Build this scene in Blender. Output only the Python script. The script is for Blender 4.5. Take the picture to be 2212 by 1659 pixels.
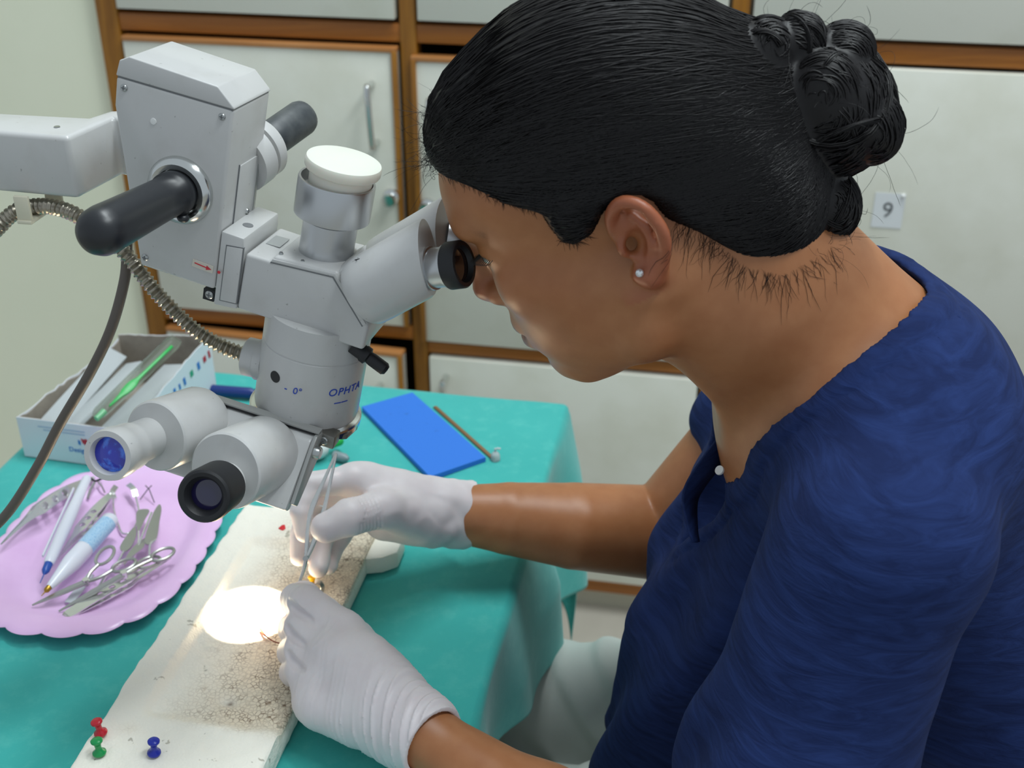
import bpy, bmesh, math, random
import numpy as np
from mathutils import Vector, Matrix

for o in list(bpy.data.objects):
    bpy.data.objects.remove(o, do_unlink=True)
scene = bpy.context.scene
col = scene.collection
random.seed(7)
np.random.seed(7)

# ------------------------------------------------------------------ camera
PITCH = math.radians(28.8)
FPX = 2602.0
CAM = np.array([0.0, 0.0, 1.41])
cam_data = bpy.data.cameras.new('camera')
cam_data.sensor_fit = 'HORIZONTAL'
cam_data.sensor_width = 36.0
cam_data.lens = 36.0 * FPX / 2212.0
cam_data.clip_start = 0.05
cam_data.clip_end = 50
cam_data.dof.use_dof = True
cam_data.dof.focus_distance = 0.80
cam_data.dof.aperture_fstop = 9.0
cam = bpy.data.objects.new('camera', cam_data)
cam.location = CAM
cam.rotation_euler = (math.pi / 2 - PITCH, 0, 0)
col.objects.link(cam)
scene.camera = cam

# ------------------------------------------------------------------ world, lamps, exposure
world = bpy.data.worlds.new('room_ambient')
scene.world = world
world.use_nodes = True
bg = world.node_tree.nodes['Background']
bg.inputs[0].default_value = (0.82, 0.92, 1.0, 1)
bg.inputs[1].default_value = 0.52


def area_lamp(name, loc, target, sx, sy, power, color):
    l = bpy.data.lights.new(name, 'AREA')
    l.shape = 'RECTANGLE'
    l.size = sx
    l.size_y = sy
    l.energy = power
    l.color = color
    o = bpy.data.objects.new(name, l)
    o.location = loc
    d = Vector(target) - Vector(loc)
    o.rotation_euler = d.to_track_quat('-Z', 'Y').to_euler()
    col.objects.link(o)
    return o


# two ceiling fluorescent fittings of the room
area_lamp('ceiling_tube_light_far', (0.25, 1.25, 3.15), (0.2, 1.2, 0), 1.2, 0.22, 31, (0.90, 0.98, 1.0))
area_lamp('ceiling_tube_light_near', (1.05, 0.45, 3.15), (0.1, 1.1, 0.6), 1.2, 0.3, 26, (0.90, 0.98, 1.0))

vs = scene.view_settings
vs.view_transform = 'Standard'
vs.look = 'None'
vs.gamma = 1.0
vs.exposure = 0.0
vs.use_curve_mapping = False

# ------------------------------------------------------------------ helpers: pixel rays, frames
FW = np.array([0, math.cos(PITCH), -math.sin(PITCH)])
UP = np.array([0, math.sin(PITCH), math.cos(PITCH)])
RT = np.array([1.0, 0, 0])
ANG = math.radians(10.5)           # the cabinet, table and foam block share this heading
U = np.array([math.cos(ANG), -math.sin(ANG), 0])
V = np.array([math.sin(ANG), math.cos(ANG), 0])
ZZ = np.array([0, 0, 1.0])


def ray(x, y):
    return FW + (x - 1106) / FPX * RT - (y - 829.5) / FPX * UP


def P(x, y, d):
    return CAM + d * ray(x, y)


def onz(x, y, z):
    r = ray(x, y)
    return CAM + (z - CAM[2]) / r[2] * r


def UV(u, v, z):
    return U * u + V * v + ZZ * z


def nrm(a):
    a = np.asarray(a, float)
    return a / np.linalg.norm(a)


def C(h, a=1.0):
    h = h.lstrip('#')
    c = [int(h[i:i + 2], 16) / 255 for i in (0, 2, 4)]
    c = [x / 12.92 if x <= 0.04045 else ((x + 0.055) / 1.055) ** 2.4 for x in c]
    return (*c, a)


# ------------------------------------------------------------------ helpers: materials
class NT:
    def __init__(s, name):
        s.m = bpy.data.materials.new(name)
        s.m.use_nodes = True
        s.t = s.m.node_tree
        s.n = s.t.nodes
        s.b = s.n['Principled BSDF']
        s.co = None

    def node(s, typ, **kw):
        n = s.n.new(typ)
        for k, v in kw.items():
            setattr(n, k, v)
        return n

    def link(s, a, b):
        s.t.links.new(a, b)

    def coord(s, scale=(1, 1, 1), rot=(0, 0, 0), kind='Object'):
        tc = s.node('ShaderNodeTexCoord')
        mp = s.node('ShaderNodeMapping')
        mp.inputs['Scale'].default_value = scale
        mp.inputs['Rotation'].default_value = rot
        s.link(tc.outputs[kind], mp.inputs[0])
        return mp.outputs[0]

    def noise(s, scale, detail=3, rough=.55, vec=None, dist=0):
        n = s.node('ShaderNodeTexNoise')
        n.inputs['Scale'].default_value = scale
        n.inputs['Detail'].default_value = detail
        n.inputs['Roughness'].default_value = rough
        n.inputs['Distortion'].default_value = dist
        s.link(vec if vec is not None else s.coord(), n.inputs['Vector'])
        return n.outputs['Fac']

    def ramp(s, fac, stops):
        r = s.node('ShaderNodeValToRGB')
        els = r.color_ramp.elements
        while len(els) < len(stops):
            els.new(0.5)
        for e, (p, c) in zip(els, stops):
            e.position = p
            e.color = c if len(c) == 4 else (*c, 1)
        s.link(fac, r.inputs[0])
        return r.outputs[0]

    def mix(s, fac, a, b, mode='MIX'):
        m = s.node('ShaderNodeMix', data_type='RGBA', blend_type=mode)
        if isinstance(fac, (int, float)):
            m.inputs[0].default_value = fac
        else:
            s.link(fac, m.inputs[0])
        for v, i in ((a, 6), (b, 7)):
            if isinstance(v, tuple):
                m.inputs[i].default_value = v
            else:
                s.link(v, m.inputs[i])
        return m.outputs[2]

    def math(s, op, a, b=None, clamp=False):
        m = s.node('ShaderNodeMath', operation=op, use_clamp=clamp)
        for i, v in enumerate((a, b)):
            if v is None:
                continue
            if isinstance(v, (int, float)):
                m.inputs[i].default_value = v
            else:
                s.link(v, m.inputs[i])
        return m.outputs[0]

    def bump(s, h, strength=.3, dist=.001, normal=None):
        b = s.node('ShaderNodeBump')
        b.inputs['Strength'].default_value = strength
        b.inputs['Distance'].default_value = dist
        s.link(h, b.inputs['Height'])
        if normal is not None:
            s.link(normal, b.inputs['Normal'])
        s.link(b.outputs[0], s.b.inputs['Normal'])
        return b.outputs[0]

    def base(s, c):
        if isinstance(c, tuple):
            s.b.inputs['Base Color'].default_value = c
        else:
            s.link(c, s.b.inputs['Base Color'])

    def attr(s, name):
        a = s.node('ShaderNodeAttribute')
        a.attribute_name = name
        return a

    def set(s, **kw):
        names = dict(rough='Roughness', metal='Metallic', spec='Specular IOR Level', trans='Transmission Weight', ior='IOR', alpha='Alpha', coat='Coat Weight', sss='Subsurface Weight', sheen='Sheen Weight', emit='Emission Strength', ecol='Emission Color', aniso='Anisotropic')
        for k, v in kw.items():
            i = s.b.inputs[names[k]]
            if isinstance(v, (int, float, tuple)):
                i.default_value = v
            else:
                s.link(v, i)
        return s


MATS = {}


def mat(name, color, rough=.5, metal=0.0, color2=None, nscale=30, ncontrast=(.4, .65), bump=0, bscale=400, bdist=.0005, **kw):
    if name in MATS:
        return MATS[name]
    m = NT(name)
    c = C(color)
    if color2:
        m.base(m.mix(m.ramp(m.noise(nscale, 5), [(ncontrast[0], (0, 0, 0, 1)), (ncontrast[1], (1, 1, 1, 1))]), c, C(color2)))
    else:
        m.base(c)
    m.set(rough=rough, metal=metal, **kw)
    if bump:
        m.bump(m.noise(bscale, 3), bump, bdist)
    MATS[name] = m.m
    return m.m


# ------------------------------------------------------------------ helpers: meshes
def basis(z, x=None):
    z = nrm(z)
    if x is None:
        x = np.array([1.0, 0, 0]) if abs(z[0]) < .8 else np.array([0, 1.0, 0])
    x = np.asarray(x, float)
    x = nrm(x - z * (x @ z))
    return np.array([x, np.cross(z, x), z])      # rows: local axes in world


def catmull(pts, n=8, closed=False):
    p = np.array(pts, float)
    N = len(p)
    out = []
    segs = N if closed else N - 1
    for i in range(segs):
        if closed:
            a, b, c, d = p[(i - 1) % N], p[i], p[(i + 1) % N], p[(i + 2) % N]
        else:
            b, c = p[i], p[i + 1]
            a = p[i - 1] if i else 2 * b - c
            d = p[i + 2] if i + 2 < N else 2 * c - b
        for k in range(n):
            t = k / n
            out.append(.5 * ((2 * b) + (c - a) * t + (2 * a - 5 * b + 4 * c - d) * t * t + (3 * b - a - 3 * c + d) * t ** 3))
    if not closed:
        out.append(p[-1])
    return np.array(out)


class MB:
    def __init__(s):
        s.v = []
        s.f = []

    def add(s, v, f):
        o = len(s.v)
        s.v += [tuple(map(float, x)) for x in v]
        s.f += [tuple(i + o for i in q) for q in f]
        return s

    def box(s, c, size, R=None):
        R = np.eye(3) if R is None else np.array(R)
        h = np.array(size) / 2
        v = [np.array(c) + (np.array([x, y, z]) * h) @ R for x in (-1, 1) for y in (-1, 1) for z in (-1, 1)]
        return s.add(v, [(0, 1, 3, 2), (4, 6, 7, 5), (0, 4, 5, 1), (2, 3, 7, 6), (0, 2, 6, 4), (1, 5, 7, 3)])

    def prism(s, poly, a, b, fn):
        """poly: 2-D outline (ccw), fn(x, y, t) -> 3-D point, extruded t from a to b"""
        n = len(poly)
        v = [fn(x, y, a) for x, y in poly] + [fn(x, y, b) for x, y in poly]
        f = [tuple(range(n)), tuple(range(2 * n - 1, n - 1, -1))]
        f += [(i, i + n, (i + 1) % n + n, (i + 1) % n) for i in range(n)]
        return s.add(v, f)

    def lathe(s, o, axis, prof, n=32, x=None, sx=1.0, sy=1.0):
        """prof: list of (radius, height) along axis from o"""
        B = basis(axis, x)
        o = np.array(o, float)
        v, f, rings = [], [], []
        for r, h in prof:
            if r <= 1e-7:
                rings.append([len(v)])
                v.append(o + B[2] * h)
            else:
                st = len(v)
                for i in range(n):
                    t = 2 * math.pi * i / n
                    v.append(o + B[2] * h + B[0] * r * sx * math.cos(t) + B[1] * r * sy * math.sin(t))
                rings.append(list(range(st, st + n)))
        for a, b in zip(rings, rings[1:]):
            if len(a) == 1 and len(b) == 1:
                continue
            if len(a) == 1:
                f += [(a[0], b[(i + 1) % n], b[i]) for i in range(n)]
            elif len(b) == 1:
                f += [(a[i], a[(i + 1) % n], b[0]) for i in range(n)]
            else:
                f += [(a[i], a[(i + 1) % n], b[(i + 1) % n], b[i]) for i in range(n)]
        return s.add(v, f)

    def cyl(s, a, b, r, r2=None, n=24, ch=0.0):
        a, b = np.array(a, float), np.array(b, float)
        L = np.linalg.norm(b - a)
        r2 = r if r2 is None else r2
        if ch:
            pr = [(0, 0), (r - ch, 0), (r, ch), (r2, L - ch), (r2 - ch, L), (0, L)]
        else:
            pr = [(0, 0), (r, 0), (r2, L), (0, L)]
        return s.lathe(a, b - a, pr, n)

    def tube(s, pts, r, n=8, closed=False, flat=None, up=None):
        """sweep a circle (or an ellipse: flat = thickness ratio across 'up') along pts"""
        p = np.array(pts, float)
        N = len(p)
        r = np.full(N, r) if np.isscalar(r) else np.array(r, float)
        if closed:
            tan = np.roll(p, -1, 0) - np.roll(p, 1, 0)
        else:
            tan = np.gradient(p, axis=0)
        tan /= np.linalg.norm(tan, axis=1)[:, None] + 1e-12
        x = basis(tan[0], up)[0] if up is not None else basis(tan[0])[0]
        v, f = [], []
        for i in range(N):
            if up is not None:
                x = np.asarray(up, float)
            x = x - tan[i] * (x @ tan[i])
            x = x / (np.linalg.norm(x) + 1e-12)
            y = np.cross(tan[i], x)
            for k in range(n):
                t = 2 * math.pi * k / n
                v.append(p[i] + r[i] * (x * math.cos(t) * (flat or 1) + y * math.sin(t)))
        for i in range(N if closed else N - 1):
            j = (i + 1) % N
            f += [(i * n + k, i * n + (k + 1) % n, j * n + (k + 1) % n, j * n + k) for k in range(n)]
        if not closed:
            f += [tuple(range(n - 1, -1, -1)), tuple((N - 1) * n + k for k in range(n))]
        return s.add(v, f)

    def ell(s, c, r, R=None, nu=20, nv=12):
        R = np.eye(3) if R is None else np.array(R)
        v, f = [], []
        c = np.array(c, float)
        r = np.array(r, float) * np.ones(3)
        v.append(c + (np.array([0, 0, -1]) * r) @ R)
        for j in range(1, nv):
            ph = -math.pi / 2 + math.pi * j / nv
            for i in range(nu):
                th = 2 * math.pi * i / nu
                v.append(c + (np.array([math.cos(ph) * math.cos(th), math.cos(ph) * math.sin(th), math.sin(ph)]) * r) @ R)
        v.append(c + (np.array([0, 0, 1]) * r) @ R)
        f += [(0, 1 + (i + 1) % nu, 1 + i) for i in range(nu)]
        for j in range(nv - 2):
            a = 1 + j * nu
            f += [(a + i, a + (i + 1) % nu, a + nu + (i + 1) % nu, a + nu + i) for i in range(nu)]
        a = 1 + (nv - 2) * nu
        f += [(a + i, a + (i + 1) % nu, len(v) - 1) for i in range(nu)]
        return s.add(v, f)

    def build(s, name, material, parent=None, smooth=38, bevel=0, segs=2, recalc=True, limit=28):
        me = bpy.data.meshes.new(name)
        me.from_pydata(s.v, [], s.f)
        bm = bmesh.new()
        bm.from_mesh(me)
        if recalc:
            bmesh.ops.recalc_face_normals(bm, faces=bm.faces)
        if bevel:
            es = [e for e in bm.edges if len(e.link_faces) == 2 and e.calc_face_angle() > math.radians(limit)]
            bmesh.ops.bevel(bm, geom=es, offset=bevel, segments=segs, profile=.5, affect='EDGES', clamp_overlap=True)
        bm.to_mesh(me)
        bm.free()
        return link_mesh(name, me, material, parent, smooth)


def link_mesh(name, me, material, parent=None, smooth=38):
    if smooth:
        me.shade_smooth()
        if smooth < 180:
            me.set_sharp_from_angle(angle=math.radians(smooth))
    if material is not None:
        for m in (material if isinstance(material, (list, tuple)) else [material]):
            me.materials.append(m)
    o = bpy.data.objects.new(name, me)
    col.objects.link(o)
    if parent is not None:
        o.parent = parent
    return o


def empty(name, loc=(0, 0, 0), R=None):
    o = bpy.data.objects.new(name, None)
    o.empty_display_size = .05
    M = Matrix.Identity(4)
    if R is not None:
        M = Matrix([list(r) for r in np.array(R).T]).to_4x4()
    M.translation = Vector([float(x) for x in loc])
    o.matrix_world = M
    col.objects.link(o)
    return o


def tag(o, label, cat=None, group=None, kind=None):
    if label:
        o['label'] = label
    if cat:
        o['category'] = cat
    if group:
        o['group'] = group
    if kind:
        o['kind'] = kind
    return o


def text_mesh(txt, size, depth=.0002, shear=0.0, spacing=1.0):
    """lettering as vertices / faces in its own xy plane, centred"""
    cu = bpy.data.curves.new('lettering', 'FONT')
    cu.body = txt
    cu.size = size
    cu.extrude = depth
    cu.shear = shear
    cu.space_character = spacing
    cu.align_x = 'CENTER'
    cu.align_y = 'CENTER'
    cu.resolution_u = 3
    ob = bpy.data.objects.new('lettering', cu)
    col.objects.link(ob)
    dg = bpy.context.evaluated_depsgraph_get()
    me = bpy.data.meshes.new_from_object(ob.evaluated_get(dg))
    v = np.array([x.co[:] for x in me.vertices])
    f = [tuple(p.vertices) for p in me.polygons]
    bpy.data.objects.remove(ob)
    bpy.data.meshes.remove(me)
    bpy.data.curves.remove(cu)
    return v, f


def lettering(name, txt, size, o, x, y, material, parent, shear=0.0, depth=.0002, spacing=1.0):
    v, f = text_mesh(txt, size, depth, shear, spacing)
    x, y = nrm(x), nrm(y)
    z = np.cross(x, y)
    pts = np.array(o) + v[:, :1] * x + v[:, 1:2] * y + v[:, 2:] * z
    return MB().add(pts, f).build(name, material, parent, smooth=0, recalc=False)


# ------------------------------------------------------------------ helpers: implicit surfaces (smooth unions -> one continuous skin)
class SDF:
    NB = 16

    def __init__(s):
        s.ops = []

    def _put(s, op, fn, lo, hi, k):
        s.ops.append((op, fn, np.array(lo, np.float32), np.array(hi, np.float32), k))
        return s

    def cone(s, a, b, ra, rb, k=.01, op='u', flat=None, fs=1.0):
        a, b = np.array(a, np.float32), np.array(b, np.float32)
        ba = b - a
        L2 = float(ba @ ba) + 1e-12
        n = None if flat is None else nrm(flat).astype(np.float32)

        def fn(p):
            q = p - a
            if n is not None:
                q = q + (q @ n)[..., None] * n * (fs - 1)
                bb = ba + (ba @ n) * n * (fs - 1)
                h = np.clip(q @ bb / float(bb @ bb), 0, 1)
                return np.linalg.norm(q - h[..., None] * bb, axis=-1) - (ra + (rb - ra) * h)
            h = np.clip(q @ ba / L2, 0, 1)
            return np.linalg.norm(q - h[..., None] * ba, axis=-1) - (ra + (rb - ra) * h)
        m = max(ra, rb) * max(1, 1 / fs)
        return s._put(op, fn, np.minimum(a, b) - m, np.maximum(a, b) + m, k)

    def chain(s, pts, rs, k=.01, k0=None, op='u', flat=None, fs=1.0):
        for i in range(len(pts) - 1):
            s.cone(pts[i], pts[i + 1], rs[i], rs[i + 1], k if (i or k0 is None) else k0, op, flat, fs)
        return s

    def ell(s, c, r, R=None, k=.01, op='u'):
        c = np.array(c, np.float32)
        r = np.array(r, np.float32)
        R = (np.eye(3) if R is None else np.array(R)).astype(np.float32)

        def fn(p):
            q = (p - c) @ R.T
            k0 = np.linalg.norm(q / r, axis=-1)
            k1 = np.linalg.norm(q / (r * r), axis=-1) + 1e-6
            return k0 * (k0 - 1) / k1
        m = float(r.max())
        return s._put(op, fn, c - m, c + m, k)

    def box(s, c, h, R=None, rnd=.002, k=.01, op='u'):
        c = np.array(c, np.float32)
        h = np.array(h, np.float32) - rnd
        R = (np.eye(3) if R is None else np.array(R)).astype(np.float32)

        def fn(p):
            q = np.abs((p - c) @ R.T) - h
            return np.linalg.norm(np.maximum(q, 0), axis=-1) + np.minimum(q.max(-1), 0) - rnd
        m = float(np.linalg.norm(h) + rnd)
        return s._put(op, fn, c - m, c + m, k)

    def disp(s, fn, lo, hi):
        return s._put('d', fn, lo, hi, 0)

    def eval_blocks(s, pts, lo, hi):
        """pts (B, n, 3); lo, hi (B, 3) block bounds"""
        d = np.full(pts.shape[:2], .08, np.float32)
        for op, fn, a, b, k in s.ops:
            m = .004 + k if op != 'u' else .03 + k
            sel = np.nonzero(((lo - m) < b).all(1) & ((hi + m) > a).all(1))[0]
            if not len(sel):
                continue
            q = pts[sel]
            if op == 'd':
                d[sel] = fn(q, d[sel])
                continue
            e = fn(q).astype(np.float32)
            c = d[sel]
            if op == 'u':
                if k > 0:
                    h = np.maximum(k - np.abs(c - e), 0) / k
                    d[sel] = np.minimum(c, e) - h * h * k * .25
                else:
                    d[sel] = np.minimum(c, e)
            else:
                e = -e if op == 's' else e
                if k > 0:
                    h = np.maximum(k - np.abs(c - e), 0) / k
                    d[sel] = np.maximum(c, e) + h * h * k * .25
                else:
                    d[sel] = np.maximum(c, e)
        return d

    def evalp(s, p):
        p = np.asarray(p, np.float32).reshape(-1, 1, 3)
        return s.eval_blocks(p, p[:, 0], p[:, 0])[:, 0]

    def surf(s, res):
        NB = s.NB
        us = [o for o in s.ops if o[0] == 'u']
        lo = np.min([o[2] for o in us], 0) - 3 * res
        hi = np.max([o[3] for o in us], 0) + 3 * res
        bs = NB * res
        nb = np.ceil((hi - lo) / bs).astype(int) + 1
        ii = np.stack(np.meshgrid(*[np.arange(n) for n in nb], indexing='ij'), -1).reshape(-1, 3)
        blo = (lo + ii * bs).astype(np.float32)
        dc = s.eval_blocks((blo + bs / 2)[:, None], blo, blo + bs)[:, 0]
        keep = np.abs(dc) < bs * .87 * 1.5 + .004
        ii, blo = ii[keep], blo[keep]
        g = np.arange(NB + 1, dtype=np.float32) * res
        loc = np.stack(np.meshgrid(g, g, g, indexing='ij'), -1).reshape(-1, 3)
        n1 = NB + 1
        dims = nb * NB + 2
        verts, ids, edges = [], [], []
        CH = 160
        for c0 in range(0, len(ii), CH):
            bi, bl = ii[c0:c0 + CH], blo[c0:c0 + CH]
            pts = bl[:, None] + loc[None]
            d = s.eval_blocks(pts, bl, bl + bs).reshape(-1, n1, n1, n1)
            ins = d < 0
            cnt = np.zeros(d.shape[:1] + (NB,) * 3, np.int8)
            for x in (0, 1):
                for y in (0, 1):
                    for z in (0, 1):
                        cnt += ins[:, x:x + NB, y:y + NB, z:z + NB]
            B, X, Y, Z_ = np.nonzero((cnt > 0) & (cnt < 8))
            if len(B):
                acc = np.zeros((len(B), 3), np.float32)
                num = np.zeros(len(B), np.float32)
                for ax in range(3):
                    for a in (0, 1):
                        for b in (0, 1):
                            o0 = [0, 0, 0]
                            others = [i for i in range(3) if i != ax]
                            o0[others[0]], o0[others[1]] = a, b
                            o1 = list(o0)
                            o1[ax] = 1
                            d0 = d[B, X + o0[0], Y + o0[1], Z_ + o0[2]]
                            d1 = d[B, X + o1[0], Y + o1[1], Z_ + o1[2]]
                            cr = (d0 < 0) != (d1 < 0)
                            t = np.where(cr, d0 / np.where(cr, d0 - d1, 1), 0)
                            pt = np.tile(np.array(o0, np.float32), (len(B), 1))
                            pt[:, ax] = t
                            acc += np.where(cr[:, None], pt, 0)
                            num += cr
                acc /= num[:, None]
                cell = bi[B] * NB + np.stack([X, Y, Z_], -1)
                verts.append(lo + (cell + acc) * res)
                ids.append((cell[:, 0] * dims[1] + cell[:, 1]) * dims[2] + cell[:, 2])
            for ax in range(3):
                sl0 = [slice(0, NB)] * 3
                sl1 = list(sl0)
                sl1[ax] = slice(1, NB + 1)
                a = ins[(slice(None), *sl0)]
                b = ins[(slice(None), *sl1)]
                E = np.stack(np.nonzero(a != b), -1)
                if len(E):
                    g0 = bi[E[:, 0]] * NB + E[:, 1:]
                    edges.append((ax, g0, a[tuple(E.T)]))
        verts = np.concatenate(verts)
        ids = np.concatenate(ids)
        order = np.argsort(ids)
        ids, verts = ids[order], verts[order]
        quads = []
        for ax, g0, fl in edges:
            o1, o2 = [(1, 2), (2, 0), (0, 1)][ax]
            q = []
            for a, b in ((0, 0), (1, 0), (1, 1), (0, 1)):
                c = g0.copy()
                c[:, o1] -= 1 - a
                c[:, o2] -= 1 - b
                q.append((c[:, 0] * dims[1] + c[:, 1]) * dims[2] + c[:, 2])
            q = np.stack(q, -1)
            j = np.clip(np.searchsorted(ids, q), 0, len(ids) - 1)
            ok = (ids[j] == q).all(1)
            j, f2 = j[ok], fl[ok]
            j[~f2] = j[~f2][:, ::-1]
            quads.append(j)
        quads = np.concatenate(quads)
        return verts.astype(np.float64), quads

    def build(s, name, material, parent=None, res=.002, attrs=None, smooth_it=0):
        v, q = s.surf(res)
        for _ in range(smooth_it):
            acc = np.zeros_like(v)
            n = np.zeros(len(v))
            for a, b in ((0, 1), (1, 2), (2, 3), (3, 0)):
                np.add.at(acc, q[:, a], v[q[:, b]])
                np.add.at(acc, q[:, b], v[q[:, a]])
                np.add.at(n, q[:, a], 1)
                np.add.at(n, q[:, b], 1)
            v = v * .5 + .5 * acc / np.maximum(n, 1)[:, None]
        return np_mesh(name, v, q, material, parent, attrs)


def np_mesh(name, v, q, material, parent=None, attrs=None, smooth=180):
    me = bpy.data.meshes.new(name)
    k = q.shape[1]
    me.vertices.add(len(v))
    me.vertices.foreach_set('co', np.asarray(v, np.float32).ravel())
    me.loops.add(q.size)
    me.loops.foreach_set('vertex_index', q.astype(np.int32).ravel())
    me.polygons.add(len(q))
    me.polygons.foreach_set('loop_start', np.arange(0, q.size, k, dtype=np.int32))
    me.update(calc_edges=True)
    me.validate()
    if attrs:
        for an, fn in attrs.items():
            a = me.attributes.new(an, 'FLOAT', 'POINT')
            a.data.foreach_set('value', np.asarray(fn(v), np.float32).ravel())
    return link_mesh(name, me, material, parent, smooth)


def sstep(a, b, x):
    t = np.clip((x - a) / (b - a), 0, 1)
    return t * t * (3 - 2 * t)


def vnoise(p, scale, seed=0):
    """cheap smooth value noise on numpy points"""
    q = np.asarray(p, np.float64) * scale + seed * 17.31
    i = np.floor(q).astype(np.int64)
    f = q - i
    f = f * f * (3 - 2 * f)

    def h(x, y, z):
        n = (x * 73856093) ^ (y * 19349663) ^ (z * 83492791)
        n = (n * 1103515245 + 12345) & 0x7fffffff
        n = (n ^ (n >> 13)) * 1274126177 & 0x7fffffff
        return n / 0x7fffffff
    r = 0
    for a in (0, 1):
        for b in (0, 1):
            for c in (0, 1):
                wt = (f[..., 0] if a else 1 - f[..., 0]) * (f[..., 1] if b else 1 - f[..., 1]) * (f[..., 2] if c else 1 - f[..., 2])
                r = r + wt * h(i[..., 0] + a, i[..., 1] + b, i[..., 2] + c)
    return r * 2 - 1

# ------------------------------------------------------------------ materials of the setting
M_wall = mat('painted_wall', '#f4f6de', .6, color2='#eef1d8', nscale=3, bump=.05, bscale=60)
M_lam = NT('cream_laminate')
M_lam.base(M_lam.mix(M_lam.ramp(M_lam.noise(7, 5), [(.45, (0, 0, 0, 1)), (.8, (1, 1, 1, 1))]), C('#e2e2d6'), C('#d2d1c0')))
M_lam.set(rough=.42)
M_lam = M_lam.m


def wood(name, a, b, axis):
    m = NT(name)
    sc = [40, 40, 40]
    sc[axis] = 3
    n = m.noise(1.0, 6, .6, m.coord(tuple(sc)), 1.5)
    m.base(m.ramp(n, [(.3, C(a)), (.7, C(b))]))
    m.set(rough=.38)
    m.bump(n, .1, .0005)
    return m.m


M_woodv = wood('varnished_wood_upright', '#7d4e14', '#a8701f', 2)
M_woodh = wood('varnished_wood_rail', '#8a4f17', '#ad6a22', 0)
M_woodl = wood('light_wood_edging', '#a4672f', '#bd8450', 0)
M_dark = mat('dark_cavity', '#2c2a24', .8)
M_chrome = mat('chrome', '#d8dad8', .18, 1.0)
M_steel = mat('brushed_steel', '#b9bcbb', .3, 1.0)
M_floor = mat('pale_floor_tile', '#b9b3a6', .4, color2='#aaa498', nscale=4)

# ------------------------------------------------------------------ room
fl = MB().box((0, 1.5, -.03), (7, 7, .06)).build('floor', M_floor)
tag(fl, 'pale floor under the cabinet and the table', kind='structure')
Rw = np.array([U, V, ZZ])
CV = 1.71
wl = MB().box(UV(-2.05, CV + .06, 1.4), (2.198, .1, 2.8), Rw).build('wall_back', M_wall)
tag(wl, 'plain cream painted wall left of the cabinet', kind='structure')

# ------------------------------------------------------------------ built-in cabinet
cab = empty('built_in_cabinet', UV(0, CV, 0), Rw)
tag(cab, 'built-in cabinet with cream doors in a honey brown wooden frame', 'cabinet')
c = MB()
c.box((0, .42, 1.05), (1.92, .02, 2.1)).box((-.94, .22, 1.05), (.02, .40, 2.1)).box((.94, .22, 1.05), (.02, .40, 2.1)).box((0, .22, 2.09), (1.9, .4, .02))
c.box((0, .22, .53), (1.9, .4, .016)).box((0, .22, 1.016), (1.9, .4, .016)).box((0, .22, .06), (1.9, .4, .02))
c.build('carcass', mat('carcass_board', '#4a4232', .7), cab)
cols = [(-.917, -.481), (-.457, -.012), (.012, .47), (.494, .9)]
for a, b in [(-.951, -.917), (-.481, -.457), (-.012, .012), (.47, .494), (.9, .93)]:
    MB().box(((a + b) / 2, .012, 1.06), (b - a, .03, 2.02)).build('stile', M_woodv, cab, bevel=.0015)
for i, (a, b) in enumerate(cols):
    for z0, z1 in [(1.003, 1.029), (.521, .545) if i == 0 else (.500, .520), (.046, .073)]:
        MB().box(((a + b) / 2, .014, (z0 + z1) / 2), (b - a, .03, z1 - z0)).build('rail', M_woodh, cab, bevel=.0015)
MB().box((0, .03, .023), (1.88, .02, .046)).build('plinth', mat('plinth_board', '#b9b4a2', .6), cab)


def handle(x, z0, z1, parent, y=-.012, lean=0.0):
    s = .028
    pts = catmull([(x, y, z1), (x, y - s * .7, z1), (x, y - s, z1 - .006), (x + lean, y - s, z0 + .006), (x + lean, y - s * .7, z0), (x + lean, y, z0)], 6)
    MB().tube(pts, .0048, 12).build('handle', M_chrome, parent)


def knob(x, z, parent, y=-.012):
    MB().lathe((x, y, z), (0, -1, 0), [(0, 0), (.011, 0), (.013, .003), (.012, .007), (.0075, .010), (.0085, .017), (.011, .021), (.0095, .026), (0, .027)], 24).build('lock_knob', M_chrome, parent)


def door(a, b, z0, z1, edges='tlrb', rot=0.0):
    """panel hinged on its left edge; edging strips are proud of the laminate"""
    o = MB().box(((a + b) / 2 - a, -.002, (z0 + z1) / 2), (b - a - .004, .018, z1 - z0)).build('door', M_lam, cab, bevel=.001)
    o.location = (a, 0, 0)
    o.rotation_euler = (0, 0, rot)
    wd = b - a - .004
    e = .0075
    for k in edges:
        if k == 't':
            MB().box(((b - a) / 2, -.003, z1 + e / 2 - .002), (wd, .021, e)).build('edging_strip', M_woodl, o, bevel=.001)
        if k == 'b':
            MB().box(((b - a) / 2, -.003, z0 - e / 2 + .002), (wd, .021, e)).build('edging_strip', M_woodl, o, bevel=.001)
        if k == 'l':
            MB().box((.002 + e / 2, -.004, (z0 + z1) / 2), (e, .023, z1 - z0)).build('edging_strip', M_woodv, o, bevel=.001)
        if k == 'r':
            MB().box((b - a - .002 - e / 2, -.004, (z0 + z1) / 2), (e, .023, z1 - z0)).build('edging_strip', M_woodv, o, bevel=.001)
    return o


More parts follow.
